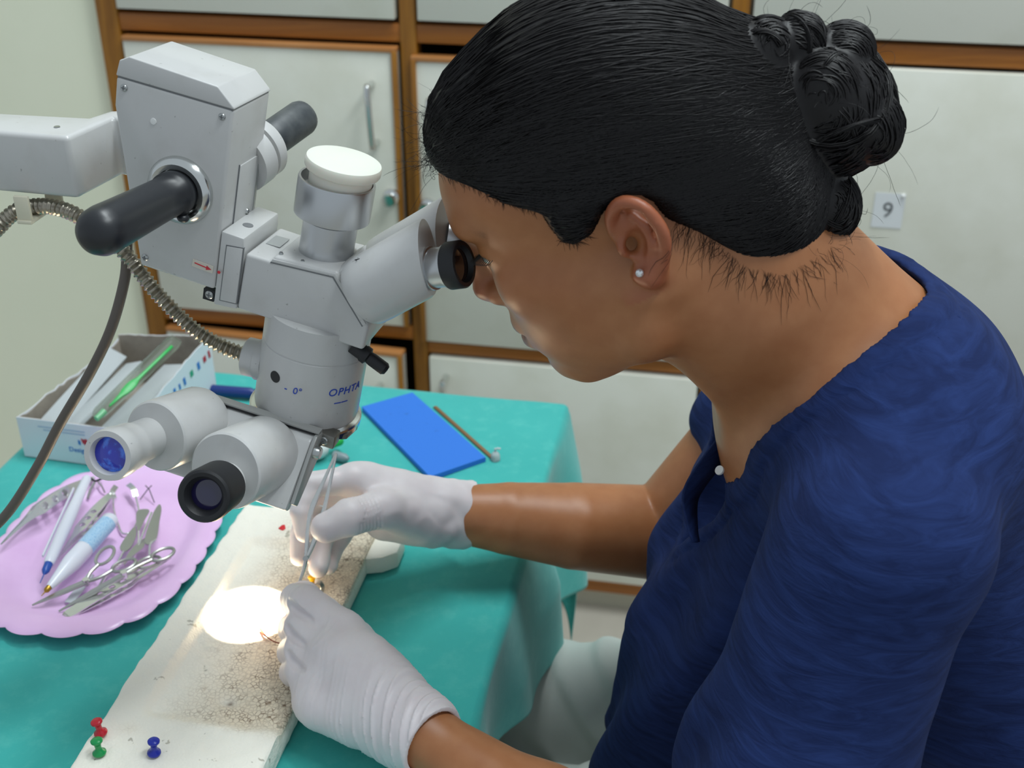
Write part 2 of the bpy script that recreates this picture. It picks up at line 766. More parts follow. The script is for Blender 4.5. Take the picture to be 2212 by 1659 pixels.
dA = door(-.913, -.483, .549, .992, 'tr')
handle(-.524 + .913, .856, .944, dA, lean=.003)
knob(-.502 + .913, .772, dA)
dB = door(-.466, -.014, .526, .981, 'tl')
handle(-.432 + .466, .842, .928, dB, lean=.004)
knob(-.444 + .466, .760, dB)
dC = door(.014, .468, .526, .998, '')
dD = door(.496, .898, .526, .998, '')
dA2 = door(-.913, -.489, .082, .506, 'tr', rot=math.radians(-3.2))
handle(-.53 + .913, .36, .45, dA2)
dB2 = door(-.455, -.014, .078, .496, '')
handle(-.425 + .455, .375, .464, dB2)
dC2 = door(.014, .468, .078, .496, '')
dD2 = door(.496, .898, .078, .496, '')
for a, b in cols:
    door(a + .003, b - .003, 1.037, 1.62, '')

# numbered paper slip on the right-hand door
pl = MB().box((0, 0, 0), (.042, .0006, .052)).build('paper_label', mat('white_paper', '#dfe2e4', .6))
pl.matrix_world = Matrix([list(r) for r in Rw.T]).to_4x4()
pl.location = UV(.232, CV - .0118, .798)
tag(pl, 'white paper slip with the number 9 on the cabinet door', 'label')
lettering('number', '9', .032, (-.001, -.0006, 0), (1, 0, 0), (0, 0, 1), mat('grey_print', '#5c5f62', .6), pl)
MB().ell((.017, -.002, .024), .0028).build('tack', mat('white_plastic', '#e8e8e6', .35), pl)

# ------------------------------------------------------------------ table under the drape
TZ = .75
tb = empty('instrument_table', UV(-.4217, .79, 0), Rw)
tag(tb, 'small table hidden under the green surgical cloth', 'table')
MB().box((0, 0, TZ - .014), (.525, .69, .022)).build('table_top', mat('grey_metal_paint', '#9fa3a2', .45), tb, bevel=.003)
for sx in (-1, 1):
    for sy in (-1, 1):
        MB().cyl((sx * .235, sy * .32, 0), (sx * .235, sy * .32, TZ - .025), .014).build('leg', M_steel, tb)

# ------------------------------------------------------------------ green drape
m = NT('green_drape_cotton')
wv = m.node('ShaderNodeTexWave', wave_type='BANDS', bands_direction='X')
wv.inputs['Scale'].default_value = 330
wv2 = m.node('ShaderNodeTexWave', wave_type='BANDS', bands_direction='Y')
wv2.inputs['Scale'].default_value = 330
cc = m.coord(rot=(0, 0, ANG))
m.link(cc, wv.inputs[0])
m.link(cc, wv2.inputs[0])
hgt = m.math('ADD', wv.outputs['Fac'], wv2.outputs['Fac'])
n1 = m.noise(6, 4)
n2 = m.noise(55, 4, .7)
colr = m.mix(m.ramp(n1, [(.35, (0, 0, 0, 1)), (.7, (1, 1, 1, 1))]), C('#2ba6a0'), C('#34b0a9'))
colr = m.mix(m.ramp(n2, [(.5, (0, 0, 0, 1)), (.75, (.5, .5, .5, 1))]), colr, C('#57c0b6'))
m.base(colr)
m.set(rough=.85, sheen=.25)
b1 = m.bump(hgt, .12, .0004)
m.bump(m.noise(14, 4), .25, .004, b1)
M_drape = m.m


def make_drape():
    u0, u1, v0, v1 = -.6875, -.1555, .44, 1.138
    R = .007

    def seq(a, b, oa, ob):
        inner = np.linspace(a + .012, b - .012, 60)
        left = a + .012 - np.concatenate([np.linspace(.004, .03, 8), np.linspace(.04, oa, 20)])[::-1]
        right = b - .012 + np.concatenate([np.linspace(.004, .03, 8), np.linspace(.04, ob, 34)])
        return np.concatenate([left, inner, right])
    us = seq(u0, u1, .26, 1.0)
    vs_ = seq(v0, v1, .22, .30)
    nu, nv = len(us), len(vs_)
    pts = np.zeros((nu, nv, 3))

    def over(d):
        """arc-length d beyond the table edge -> (outward, down)"""
        a = min(d / R, math.pi / 2)
        out = R * math.sin(a)
        dn = R * (1 - math.cos(a)) + max(0, d - R * math.pi / 2)
        return out, dn
    for i, uu in enumerate(us):
        for j, vv in enumerate(vs_):
            # right overhang runs diagonally: longer towards the cabinet
            if uu > u1:
                tt = (uu - u1) / 1.0
                vloc = min(max(vv, v0), v1)
                hem = .080 + max(0, vloc - .70) * .31 if vloc > .60 else .080 - (.60 - vloc) * .15
                uu_ = u1 + min(1, tt * 1.02) * (hem + .012)
            else:
                uu_ = uu
            du = max(u0 + .0 - uu_, 0) if uu_ < (u0 + u1) / 2 else max(uu_ - u1, 0)
            su = -1 if uu_ < (u0 + u1) / 2 else 1
            dv = max(v0 - vv, 0) if vv < (v0 + v1) / 2 else max(vv - v1, 0)
            sv = -1 if vv < (v0 + v1) / 2 else 1
            bu, bv = min(max(uu_, u0), u1), min(max(vv, v0), v1)
            z = TZ
            if du > 0 and dv > 0:
                r = math.hypot(du, dv)
                ph = math.atan2(dv, du)
                o, dn = over(r)
                bulge = .12 * math.sin(2 * ph) * min(r, .2)
                pu = bu + su * (o + bulge * .8) * math.cos(ph)
                pv = bv + sv * (o + bulge * .8) * math.sin(ph)
                z -= dn * .97
            else:
                o, dn = over(du + dv)
                w_ = min(1, dn / .08)
                if du > 0:
                    fold = math.sin(vv * 41 + 1.1) * .008 + math.sin(vv * 23 + .3) * .010
                    flare = dn * .07
                    pu, pv = bu + su * (o + flare + w_ * (fold + .006)), vv + w_ * math.sin(vv * 41 + 2.4) * .006
                elif dv > 0:
                    fold = math.sin(uu_ * 31) * .008
                    pu, pv = uu_, bv + sv * (o + w_ * (fold + .01) + dn * .06)
                else:
                    pu, pv = uu_, vv
                z -= dn
            wr = vnoise(np.array([pu, pv, 0]), 22, 3) * .0006 + vnoise(np.array([pu, pv, 0]), 9, 5) * .0010
            pts[i, j] = UV(pu, pv, z + .0016 + wr * (1 if z > TZ - .001 else 0))
    v = pts.reshape(-1, 3)
    q = np.array([(i * nv + j, (i + 1) * nv + j, (i + 1) * nv + j + 1, i * nv + j + 1) for i in range(nu - 1) for j in range(nv - 1)])
    o = np_mesh('surgical_drape', v, q, M_drape)
    sd = o.modifiers.new('thickness', 'SOLIDIFY')
    sd.thickness = .0012
    sd.offset = 1
    tag(o, 'teal green surgical cloth draped over the table with folds at right', 'cloth')
    return o


make_drape()

# ------------------------------------------------------------------ polystyrene block with a recess
m = NT('stained_polystyrene')
vo = m.node('ShaderNodeTexVoronoi', feature='DISTANCE_TO_EDGE')
vo.inputs['Scale'].default_value = 300
m.link(m.coord(), vo.inputs['Vector'])
edge = m.ramp(vo.outputs['Distance'], [(.0, (1, 1, 1, 1)), (.16, (0, 0, 0, 1))])
st = m.attr('stain').outputs['Fac']
fine = m.ramp(m.noise(90, 5, .7), [(.46, (0, 0, 0, 1)), (.68, (1, 1, 1, 1))])
crack = m.math('MULTIPLY', edge, m.math('MULTIPLY', st, m.math('ADD', fine, .30)), True)
colr = m.mix(m.math('MULTIPLY', st, .55), C('#f1ede1'), C('#dcc6a4'))
colr = m.mix(m.math('MULTIPLY', crack, .9), colr, C('#6b4a2c'))
blot = m.ramp(m.noise(38, 5, .7), [(.58, (0, 0, 0, 1)), (.72, (1, 1, 1, 1))])
colr = m.mix(m.math('MULTIPLY', m.math('MULTIPLY', blot, st), .75), colr, C('#9a7443'))
speck = m.ramp(m.noise(70, 3, .6, m.coord((1, 1, 1), (0, 0, 1))), [(.685, (0, 0, 0, 1)), (.71, (1, 1, 1, 1))])
colr = m.mix(m.math('MULTIPLY', speck, .6), colr, C('#8d8674'))
pm = m.attr('pit').outputs['Fac']
colr = m.mix(pm, colr, C('#5b3b1e'))
m.base(colr)
m.set(rough=.8, sss=.0)
m.bump(vo.outputs['Distance'], .35, .0012)
M_foam = m.m
BZ0, BZ1 = TZ + .0048, .778


def make_block():
    u0, u1, v0, v1 = -.4105, -.2795, .46, .862
    nu, nv = 120, 300
    uu = np.linspace(u0, u1, nu)
    vv = np.linspace(v0, v1, nv)
    G = np.stack(np.meshgrid(uu, vv, indexing='ij'), -1)
    gu, gv = G[..., 0], G[..., 1]
    p3 = np.stack([gu, gv, gu * 0], -1)
    jit = vnoise(p3, 60, 1) * .0016
    # recess: sloped wall on the left and at both ends, runs out at the right edge
    rl = sstep(-.3885, -.3790, gu + jit * .5 + .006 * (gv - .7))
    rb = sstep(.588, .602, gv + jit)
    rt_ = 1 - sstep(.806, .818, gv + jit)
    rec = rl * rb * rt_
    z = BZ1 - .0058 * rec * (1 - .35 * sstep(-.31, -.285, gu))
    z += vnoise(p3, 30, 2) * .0005 + vnoise(p3, 160, 3) * .0005
    pit = np.exp(-(((gu + .330) / .008) ** 2 + ((gv - .622) / .0062) ** 2))
    z -= pit * .0035
    edge = np.minimum(np.minimum(gu - u0, u1 - gu), np.minimum(gv - v0, v1 - gv))
    z -= .0022 * np.exp(-edge / .0016) * (1 + vnoise(p3, 110, 4))
    top = gu[..., None] * U + gv[..., None] * V + z[..., None] * ZZ
    V_, F_ = [top.reshape(-1, 3)], []
    idx = np.arange(nu * nv).reshape(nu, nv)
    F_.append(np.stack([idx[:-1, :-1], idx[1:, :-1], idx[1:, 1:], idx[:-1, 1:]], -1).reshape(-1, 4))
    ring = np.concatenate([idx[:, 0], idx[-1, 1:], idx[-2::-1, -1], idx[0, -2:0:-1]])
    base = nu * nv
    prev = ring
    T = V_[0]
    c0 = UV((u0 + u1) / 2, (v0 + v1) / 2, 0)
    L_ = 8
    for k in range(1, L_ + 1):
        t = k / L_
        p = T[ring].copy()
        zz = p[:, 2] * (1 - t) + BZ0 * t
        out = p - c0
        out[:, 2] = 0
        out /= np.linalg.norm(out, axis=1)[:, None]
        q = p.copy()
        q[:, 2] = zz
        n_ = vnoise(q, 190, 6) * .0010 + vnoise(q, 50, 7) * .0010
        q[:, :2] += out[:, :2] * ((n_ + .0016 * math.sin(t * math.pi))[:, None]) * (0 if k == L_ else 1)
        V_.append(q)
        cur = base + np.arange(len(ring))
        base += len(ring)
        F_.append(np.stack([prev, cur, np.roll(cur, -1), np.roll(prev, -1)], -1)[:, ::-1])
        prev = cur
    allv = np.concatenate(V_)
    allf = np.concatenate(F_)

    def stain(p):
        a, b = p @ U, p @ V
        s = sstep(-.384, -.355, a + .004 * vnoise(p, 50, 8)) * sstep(.582, .605, b + .003 * vnoise(p, 60, 9)) * (1 - sstep(.84, .87, b))
        s *= .25 + .75 * sstep(-.37, -.31, a + .014 * vnoise(p, 40, 10))
        s *= sstep(BZ0 + .012, BZ1 - .006, p[:, 2])
        s += .25 * np.exp(-(((a + .386) / .008) ** 2 + ((b - .577) / .005) ** 2))
        return np.clip(s, 0, 1)

    def pitf(p):
        a, b = p @ U, p @ V
        return .8 * np.exp(-(((a + .3285) / .0028) ** 2 + ((b - .6215) / .0020) ** 2))
    o = np_mesh('polystyrene_block', allv, allf, M_foam, None, {'stain': stain, 'pit': pitf}, smooth=50)
    tag(o, 'white polystyrene block with a brown stained recess on the green cloth', 'foam block')
    # foot of the block that sticks out at the right
    k = [(-.2830, .806), (-.2660, .812), (-.2545, .822), (-.2550, .846), (-.2600, .858), (-.2830, .862)]
    f = MB().prism(k, BZ0, .772, lambda x, y, t: UV(x, y, t)).build('foot', M_foam, o, bevel=.002)
    return o


make_block()

# ------------------------------------------------------------------ surgical microscope (local frame: p to the operator, q away from the camera, w along the optical axis)
def scope_frame(t, a, r):
    Uu = np.array([math.cos(a), -math.sin(a), 0])
    Vv = np.array([math.sin(a), math.cos(a), 0])
    w = math.sin(t) * Uu + math.cos(t) * ZZ
    p = math.cos(t) * Uu - math.sin(t) * ZZ
    return p, math.cos(r) * Vv - math.sin(r) * w, math.cos(r) * w + math.sin(r) * Vv


SP, SQ, SW = scope_frame(*np.radians([12, 14, 3]))
SO = P(661, 880, .865)
SR = np.array([SP, SQ, SW])
scope = empty('surgical_microscope', SO, SR)
tag(scope, 'grey surgical microscope with two pairs of eyepieces reaching in from the left', 'microscope')


def mm(p, q, w):
    return np.array([p, q, w], float) / 1000


def sl(world):
    return SR @ (np.asarray(world) - SO)


def pq(px, py, q):
    """point of the local plane q (mm) seen at a pixel, in local metres"""
    n = SQ
    r = ray(px, py)
    t = ((SO + q / 1000 * SQ - CAM) @ n) / (r @ n)
    return sl(CAM + t * r)


m = NT('grey_enamel')
spk = m.ramp(m.noise(260, 2, .5), [(.735, (0, 0, 0, 1)), (.77, (1, 1, 1, 1))])
big = m.ramp(m.noise(45, 4), [(.5, (0, 0, 0, 1)), (.8, (1, 1, 1, 1))])
cc_ = m.mix(m.math('MULTIPLY', big, .4), C('#c4c4c3'), C('#b2b0ab'))
m.base(m.mix(m.math('MULTIPLY', spk, .5), cc_, C('#6f6d68')))
m.set(rough=.32, coat=.15)
m.bump(m.noise(900, 2), .04, .0003)
M_en = m.m
M_seam = mat('seam_shadow', '#76787a', .7)
M_blk = mat('black_plastic', '#24262a', .36, bump=.05, bscale=700)
M_rub = mat('black_rubber', '#15161a', .5)
M_grip = mat('worn_black_grip', '#3b4044', .45, color2='#55595a', nscale=60)
M_alu = mat('satin_aluminium', '#c9cbcd', .34, 1.0)
M_alud = mat('dull_metal_plate', '#8d8c88', .42, .8, color2='#75736c', nscale=50)
M_chan = mat('pale_channel_metal', '#a9aaa8', .4, .25)
M_cap = mat('ivory_plastic_cap', '#e6e6da', .3, sss=.1)
M_blue = mat('blue_print', '#2c4bb0', .5)
M_red = mat('red_print', '#c8303c', .5)
M_white = mat('white_plastic', '#e8e8e6', .35)
M_ivory = mat('cream_plastic_clip', '#d8d3bd', .4)


def prism_q(poly, q0, q1):
    return MB().prism(poly, q0, q1, lambda x, y, t: mm(x, t, y))


def screw(parent, o, d, r=.0024):
    """cross-head screw seen on the enamel"""
    s = MB().lathe(o, d, [(0, -.0005), (r, -.0005), (r, .0003), (r * .8, .0009), (0, .0011)], 16).build('screw', M_steel, parent)
    B = basis(d)
    o = np.array(o)
    k = MB()
    for a in (0, 1):
        k.box(o + B[2] * .0011, (r * 1.2, r * .3, .0004), np.array([B[a], B[1 - a] * (1 if a == 0 else -1), B[2]]))
    k.build('slot', M_seam, s)
    return s


# upright housing with its cover
hs = prism_q([(-121, 85), (-67, 84), (-67, 209.0), (-147, 209.0), (-147, 190)], -28, 28).build('housing', M_en, scope, bevel=.0022, segs=3)
prism_q([(-147.2, 209.4), (-66.6, 209.4), (-67.2, 211.0), (-79, 221), (-139, 223.5), (-145.5, 219.5)], -28.1, 28.1).build('housing_cover', M_en, scope, bevel=.0016, segs=3)
prism_q([(-146.2, 208), (-67.8, 208), (-67.8, 210.2), (-146.2, 210.2)], -27.4, 27.4).build('cover_seam', M_seam, scope)
for x, y in [(-141, 203), (-74, 203), (-118, 92)]:
    screw(scope, mm(x, -28.2, y), (0, -1, 0))
MB().lathe(mm(-119.5, -28.0, 187), (0, -1, 0), [(0, 0), (.0022, 0), (.0020, .0006), (0, .0008)], 16).build('white_dot', M_white, scope)
# recessed dovetail panel on the operator side
MB().box(mm(-66.8, 6, 141), (.0012, .030, .052)).build('slide_panel', M_en, scope, bevel=.0004)
MB().box(mm(-66.4, 20.5, 139), (.0016, .0012, .056)).build('slide_rail', M_steel, scope)
MB().box(mm(-66.6, -9.5, 141), (.0008, .0006, .054)).build('slide_seam', M_seam, scope)
for w_ in (122, 129):
    screw(scope, mm(-66.1, 2 if w_ == 122 else 11, w_), (1, 0, 0), .0021)
# arrow sticker
st_ = MB().box(pq(438, 575, -28.4), (.0150, .0006, .0052), np.array([nrm((1, 0, -.06)), (0, 1, 0), nrm((.06, 0, 1))])).build('arrow_sticker', mat('sticker_paper', '#cfc9bd', .55), scope)
a0 = pq(438, 575, -28.75)
d_ = nrm((1, 0, -.12))
e_ = nrm((.12, 0, 1))
ar = MB().box(a0 - d_ * .0015, (.009, .0003, .0008), np.array([d_, (0, 1, 0), e_]))
ar.add([a0 + d_ * .0065, a0 + d_ * .0025 + e_ * .0017, a0 + d_ * .0025 - e_ * .0017], [(0, 1, 2)])
ar.build('arrow', M_red, st_, recalc=False)
MB().lathe(pq(473, 588, -29.0), (0, -1, 0), [(0, 0), (.0011, 0), (.0011, .0004), (0, .0005)], 12).build('red_dot', M_red, scope)

# hand grips: chrome ring + black grip, front and back
g0 = mm(-97, -28, 147)
gd = nrm(mm(-103.5, -113, 145) - g0)
MB().lathe(g0 - np.array([0, 0, 0]), (0, -1, 0), [(.012, -.002), (.0225, -.002), (.0228, .0015), (.0215, .0042), (.0185, .0065), (.0155, .006), (.0150, .002), (.010, .002)], 48).build('grip_ring', M_chrome, scope)
gr = MB().lathe(g0, gd, [(0, .001), (.0142, .001), (.0148, .006), (.0148, .013), (.0135, .014), (.0137, .030), (.0147, .068), (.0152, .082), (.0146, .089), (.0120, .0945), (.0075, .0975), (0, .0985)], 40).build('front_grip', M_blk, scope, smooth=60)
MB().ell(g0 + np.array([.009, -.012, -.013]), (.004, .004, .003)).build('grip_catch', M_blk, gr)
h0 = mm(-80, 28, 158)
hd = nrm(mm(-66, 92, 176) - h0)
MB().lathe(h0, hd, [(0, -.004), (.0225, -.004), (.0225, .009), (.0175, .0095), (.0175, .0125), (.0215, .013), (.0218, .020), (.0205, .022), (0, .022)], 40).build('rear_grip_collar', M_en, scope, smooth=40)
MB().lathe(h0 + hd * .021, hd, [(0, 0), (.0105, 0), (.0125, .012), (.0128, .014), (.0128, .046), (.0118, .0495), (.0095, .051), (0, .0515)], 28).build('rear_grip', M_grip, scope, smooth=50)

# support arm from the left, level in the room
zt = (CAM + 0)[2]
_a = SO + (pq(145, 296, -15)) @ SR
_b = SO + (pq(148, 431, -15)) @ SR
ztop, zbot = _a[2], _b[2]
poly = [onz(x, y, ztop) for x, y in [(-330, 258), (145, 296), (243, 251), (300, 262), (300, 236), (238, 238), (192, 253), (-330, 226)]]
b_ = MB()
n_ = len(poly)
vv_ = [sl(p) for p in poly] + [sl(np.array([p[0], p[1], zbot])) for p in poly]
b_.add(vv_, [tuple(range(n_)), tuple(range(2 * n_ - 1, n_ - 1, -1))] + [(i, i + n_, (i + 1) % n_ + n_, (i + 1) % n_) for i in range(n_)])
b_.build('support_arm', M_en, scope, bevel=.0035, segs=3, limit=20)
MB().lathe(sl(onz(123, 274, ztop + .0003)), SR @ ZZ, [(0, -.0002), (.0022, -.0002), (.002, .0004), (0, .0004)], 14).build('arm_screw', M_steel, scope)
# cream cable clip under the arm
ck = MB()
q0 = pq(52, 425, -8)
upv = SR @ ZZ
ck.box(pq(50, 450, -18), (.011, .003, .018), np.array([nrm(SR @ U), nrm(SR @ V), upv]))
ck.box(pq(118, 434, 8), (.013, .003, .010), np.array([nrm(SR @ U), nrm(SR @ V), upv]))
ck.box((pq(52, 475, -18) + pq(100, 455, 8)) / 2, (.011, .030, .003), np.array([nrm(SR @ U), nrm(SR @ V), upv]))
ck.build('cable_clip', M_ivory, scope, bevel=.001)

# dovetail mount between housing and body
prism_q([(-66.5, 73), (-50, 74.5), (-49.5, 119), (-50.5, 126.5), (-66.5, 127)], -27.5, 29).build('mount_plate', M_en, scope, bevel=.0012)
prism_q([(-62, 78), (-50.5, 79), (-50.2, 119.5), (-61.5, 118)], -28.2, -26).build('mount_panel', M_en, scope, bevel=.0005)
prism_q([(-62.6, 77.4), (-49.9, 78.4), (-49.6, 120.2), (-62.1, 118.7)], -27.8, -26).build('panel_seam', M_seam, scope)
MB().lathe(mm(-57.5, -6, 126.6), (0, 0, 1), [(0, 0), (.0036, 0), (.0036, .0004), (0, .0005)], 18).build('mount_hole', M_seam, scope)
MB().box(mm(-58, 0, 80), (.018, .050, .010)).build('mount_core', M_seam, scope)
screw(scope, pq(452, 637, -24), (0, -1, 0), .003)
MB().box(pq(455, 634, -21), (.008, .006, .008)).build('screw_block', M_rub, scope)

# Y-shaped main body
by = prism_q([(-49.5, 75.5), (41.5, 73.5), (42.5, 92), (15.5, 123.5), (-28.5, 121), (-30, 116.5), (-48, 117)], -28, 28).build('body', M_en, scope, bevel=.003, segs=3)
# thin bordering groove of the head plate
prism_q([(-30, 116.6), (13.5, 119.6), (38.5, 91.5), (40.5, 93.4), (14.6, 122), (-29, 119)], -28.35, -27).build('head_plate_edge', M_en, scope, bevel=.0004)
prism_q([(-30.5, 115.6), (12.9, 118.6), (38, 90.6), (38.9, 91.6), (13.6, 119.8), (-30, 116.8)], -28.15, -27.2).build('head_plate_seam', M_seam, scope)
MB().box(mm(-39, 4, 117.2), (.010, .017, .0004), np.array([nrm((1, 0, .02)), (0, 1, 0), nrm((-.02, 0, 1))])).build('type_plate', mat('type_plate_metal', '#b9bcbc', .35, .4), scope)
for x, y in [(-26, -22), (-10, -24)]:
    screw(scope, mm(x, y, 121.6), (0, 0, 1), .0015)

# vertical port with ivory cap
po = mm(-3, 0, 121)
MB().lathe(po, (0, 0, 1), [(.0182, 0), (.0182, .0245), (.0170, .0248), (.0170, .0262), (.0252, .0280), (.0254, .0300), (.0254, .0520), (.0250, .0530), (.0236, .0530), (.0225, .0450), (0, .0445)], 56).build('camera_port', M_alu, scope, smooth=30)
MB().lathe(po + mm(.8, 0, 0), nrm((.03, -.01, 1)), [(0, .046), (.0205, .046), (.0208, .0585), (.0240, .0600), (.0249, .0615), (.0250, .0655), (.0243, .0672), (.0200, .0680), (0, .0680)], 56).build('port_cap', M_cap, scope, smooth=50)

# inclined binocular tube of the operator
fdir = nrm((.72, 0, .69))
bx_ = nrm((.69, 0, -.72))
bp = MB()
bp.prism([(-20, -26), (20, -26), (22, -16), (22, 16), (20, 26), (-20, 26), (-22, 16), (-22, -16)], .2, 7.0, lambda x, y, t: mm(28.5, 0, 107.5) + bx_ * x / 1000 + np.array([0, y / 1000, 0]) + fdir * t / 1000)
bp.build('binocular_base', M_en, scope, bevel=.0012)
# prism housings are flattened drums whose ends are cut square to the eyepieces
ed = nrm((.87, .0, .50))
for k, (s, name) in enumerate(((-1, 'near'), (1, 'far'))):
    ydir = np.array([0, s * .045, 0])
    ax_o = mm(33, s * 21.5, 111)
    tube_axis = nrm((.70, 0, .71) + ydir)
    L0 = MB()
    n = 44
    B = basis(tube_axis, (0, 1, 0))
    end_c = mm(72, s * 24.0, 149.5)
    nrm_end = nrm(np.array([.93, s * -.10, .36]))
    rings = []
    for rr, base_t in ((.0, 0), (.0215, 0), (.0232, .003), (.0236, .010), (.0236, None), (.0228, None), (0, None)):
        ring = []
        for i in range(n):
            th = 2 * math.pi * i / n
            off = B[0] * rr * math.cos(th) * .98 + B[1] * rr * math.sin(th) * 1.0
            if base_t is None:
                o0 = ax_o + off
                t = ((end_c - o0) @ nrm_end) / (tube_axis @ nrm_end)
                if rr == .0236:
                    t -= .002
                ring.append(o0 + tube_axis * t)
            else:
                ring.append(ax_o + off + tube_axis * base_t)
        rings.append(ring)
    vv_ = [p for r_ in rings for p in r_]
    ff_ = [(j * n + i, j * n + (i + 1) % n, (j + 1) * n + (i + 1) % n, (j + 1) * n + i) for j in range(len(rings) - 1) for i in range(n)]
    th_ = MB().add(vv_, ff_).build('prism_housing', M_en, scope, smooth=40)
    if s < 0:
        lettering('scale_mark', '\u00b7/\u00b7', .006, ax_o + tube_axis * .012 + nrm(np.array([-.55, -.35, .75])) * .0240, (0, 1, .2), nrm((-.7, 0, -.5)), M_blk, th_)
    e0 = end_c + nrm_end * -.002 + np.array([.0035, s * 4.0 / 1000, -.0045])
    if s < 0:
        tip = pq(1003, 570, -33)
    else:
        tip = pq(1032, 530, 33)
    ax = nrm(tip - e0)
    Lt = np.linalg.norm(tip - e0)
    ep = MB().lathe(e0, ax, [(.0128, -.004), (.0140, .002), (.0140, .005), (.0128, .0055), (.0128, Lt * .52), (.0140, Lt * .54), (.0142, Lt * .80), (.010, Lt * .82)], 40).build('eyepiece', M_alu, scope, smooth=30)
    MB().lathe(e0, ax, [(.0139, Lt * .60), (.0152, Lt * .62), (.0152, Lt * .95), (.0142, Lt), (.0118, Lt), (.0112, Lt * .93), (.0102, Lt * .88)], 40).build('eyecup', M_rub, ep, smooth=40)
    MB().lathe(e0, ax, [(0, Lt * .89), (.006, Lt * .885), (.0104, Lt * .87), (.0104, Lt * .80)], 32).build('lens', mat('dark_coated_lens', '#2a1c18', .08, coat=1.0), ep)

# round lower housing with lettering
cy = MB().lathe((0, 0, 0), (0, 0, 1), [(0, .002), (.0352, .002), (.0366, .0035), (.0370, .0055), (.0370, .0545), (.0365, .0550), (.0365, .0556), (.0370, .0561), (.0370, .0790), (0, .0790)], 72).build('illuminator_housing', M_en, scope, smooth=25)


def on_cyl(name, txt, size, ang, w, parent, shear=0, spacing=1.0):
    v, f = text_mesh(txt, size, .0002, shear, spacing)
    R_ = .0372
    out = []
    for x, y, z in v:
        a = ang + x / R_
        out.append(((R_ + z) * math.sin(a), -(R_ + z) * math.cos(a), w + y))
    return MB().add(out, f).build(name, M_blue, parent, smooth=0, recalc=False)


on_cyl('lettering', 'OPHTA', .0082, math.radians(61), .0345, cy, .12, 1.12)
on_cyl('zero_mark', '-  0\u00b0', .0072, math.radians(1), .0330, cy, .1)
for k in range(2):
    on_cyl('lettering_stripe', '\u2013', .010, math.radians(50 + 9 * k), .0262, cy, .4)
MB().lathe(mm(0, 0, 0) + np.array([.0372 * math.sin(math.radians(-22)), -.0372 * math.cos(math.radians(-22)), .0375]), (math.sin(math.radians(-22)), -math.cos(math.radians(-22)), 0), [(0, -.0005), (.0042, -.0005), (.0042, .0001), (0, .0002)], 20).build('pin_hole', M_rub, cy)
MB().lathe((0, 0, 0), (0, 0, 1), [(0, -.0055), (.0385, -.0055), (.0398, -.004), (.0400, .0005), (.0392, .0018), (.0375, .0024), (.0365, .0030), (0, .0030)], 72).build('chrome_ring', M_chrome, scope, smooth=30)
MB().lathe((0, 0, 0), (0, 0, 1), [(0, -.0065), (.026, -.0065), (.029, -.0055), (0, -.0050)], 48).build('objective_lens', mat('objective_glass', '#c8d0d8', .1), scope)
# lever
l0, l1, l2 = pq(778, 757, -18), pq(796, 770, -18), pq(826, 793, -18)
MB().lathe(l0 - nrm(l1 - l0) * .006, nrm(l2 - l0), [(0, 0), (.0055, 0), (.0055, .008), (.0062, .009), (.0062, .0125), (.0042, .0135), (.0046, .016), (.0046, .0265), (.003, .0285), (0, .0288)], 20).build('lever', M_rub, scope)
# gland and flexible steel conduit
gl0, gl1 = pq(566, 777, -4), pq(536, 770, -4)
gdir = nrm(gl1 - gl0)
MB().lathe(gl0 - gdir * .004, gdir, [(0, 0), (.0150, 0), (.0150, .006), (.0138, .0065), (.0138, .0150), (.0125, .0160), (.007, .0162), (0, .0162)], 32, x=(0, 1, 0)).build('cable_gland', M_en, scope, smooth=40)
path = [pq(-120, 640, -10), pq(-50, 545, -9), pq(0, 487, -8), pq(38, 455, -6), pq(90, 445, -6), pq(140, 454, -8), pq(190, 481, -10), pq(268, 545, -12), pq(338, 632, -12), pq(415, 708, -9), pq(480, 748, -6), pq(530, 766, -4)]
cp = catmull(path, 30)
seg = np.concatenate([[0], np.cumsum(np.linalg.norm(np.diff(cp, axis=0), axis=1))])
nn = int(seg[-1] / .00075)
sN = np.linspace(0, seg[-1], nn)
cp = np.stack([np.interp(sN, seg, cp[:, i]) for i in range(3)], -1)
rad = .0050 + .00085 * np.cos(2 * math.pi * sN / .0036)
MB().tube(cp, rad, 14).build('flexible_conduit', mat('conduit_steel', '#a39c8e', .3, .9), scope, smooth=60)
# grey rubber supply cable
path = [pq(275, 470, 8), pq(274, 545, 0), pq(268, 610, -10), pq(240, 710, -20), pq(195, 805, -30), pq(130, 915, -42), pq(80, 1010, -55), pq(15, 1110, -66), pq(-60, 1180, -75), pq(-160, 1260, -80)]
MB().tube(catmull(path, 12), .0037, 14).build('supply_cable', mat('grey_cable_rubber', '#5f5750', .5), scope, smooth=60)

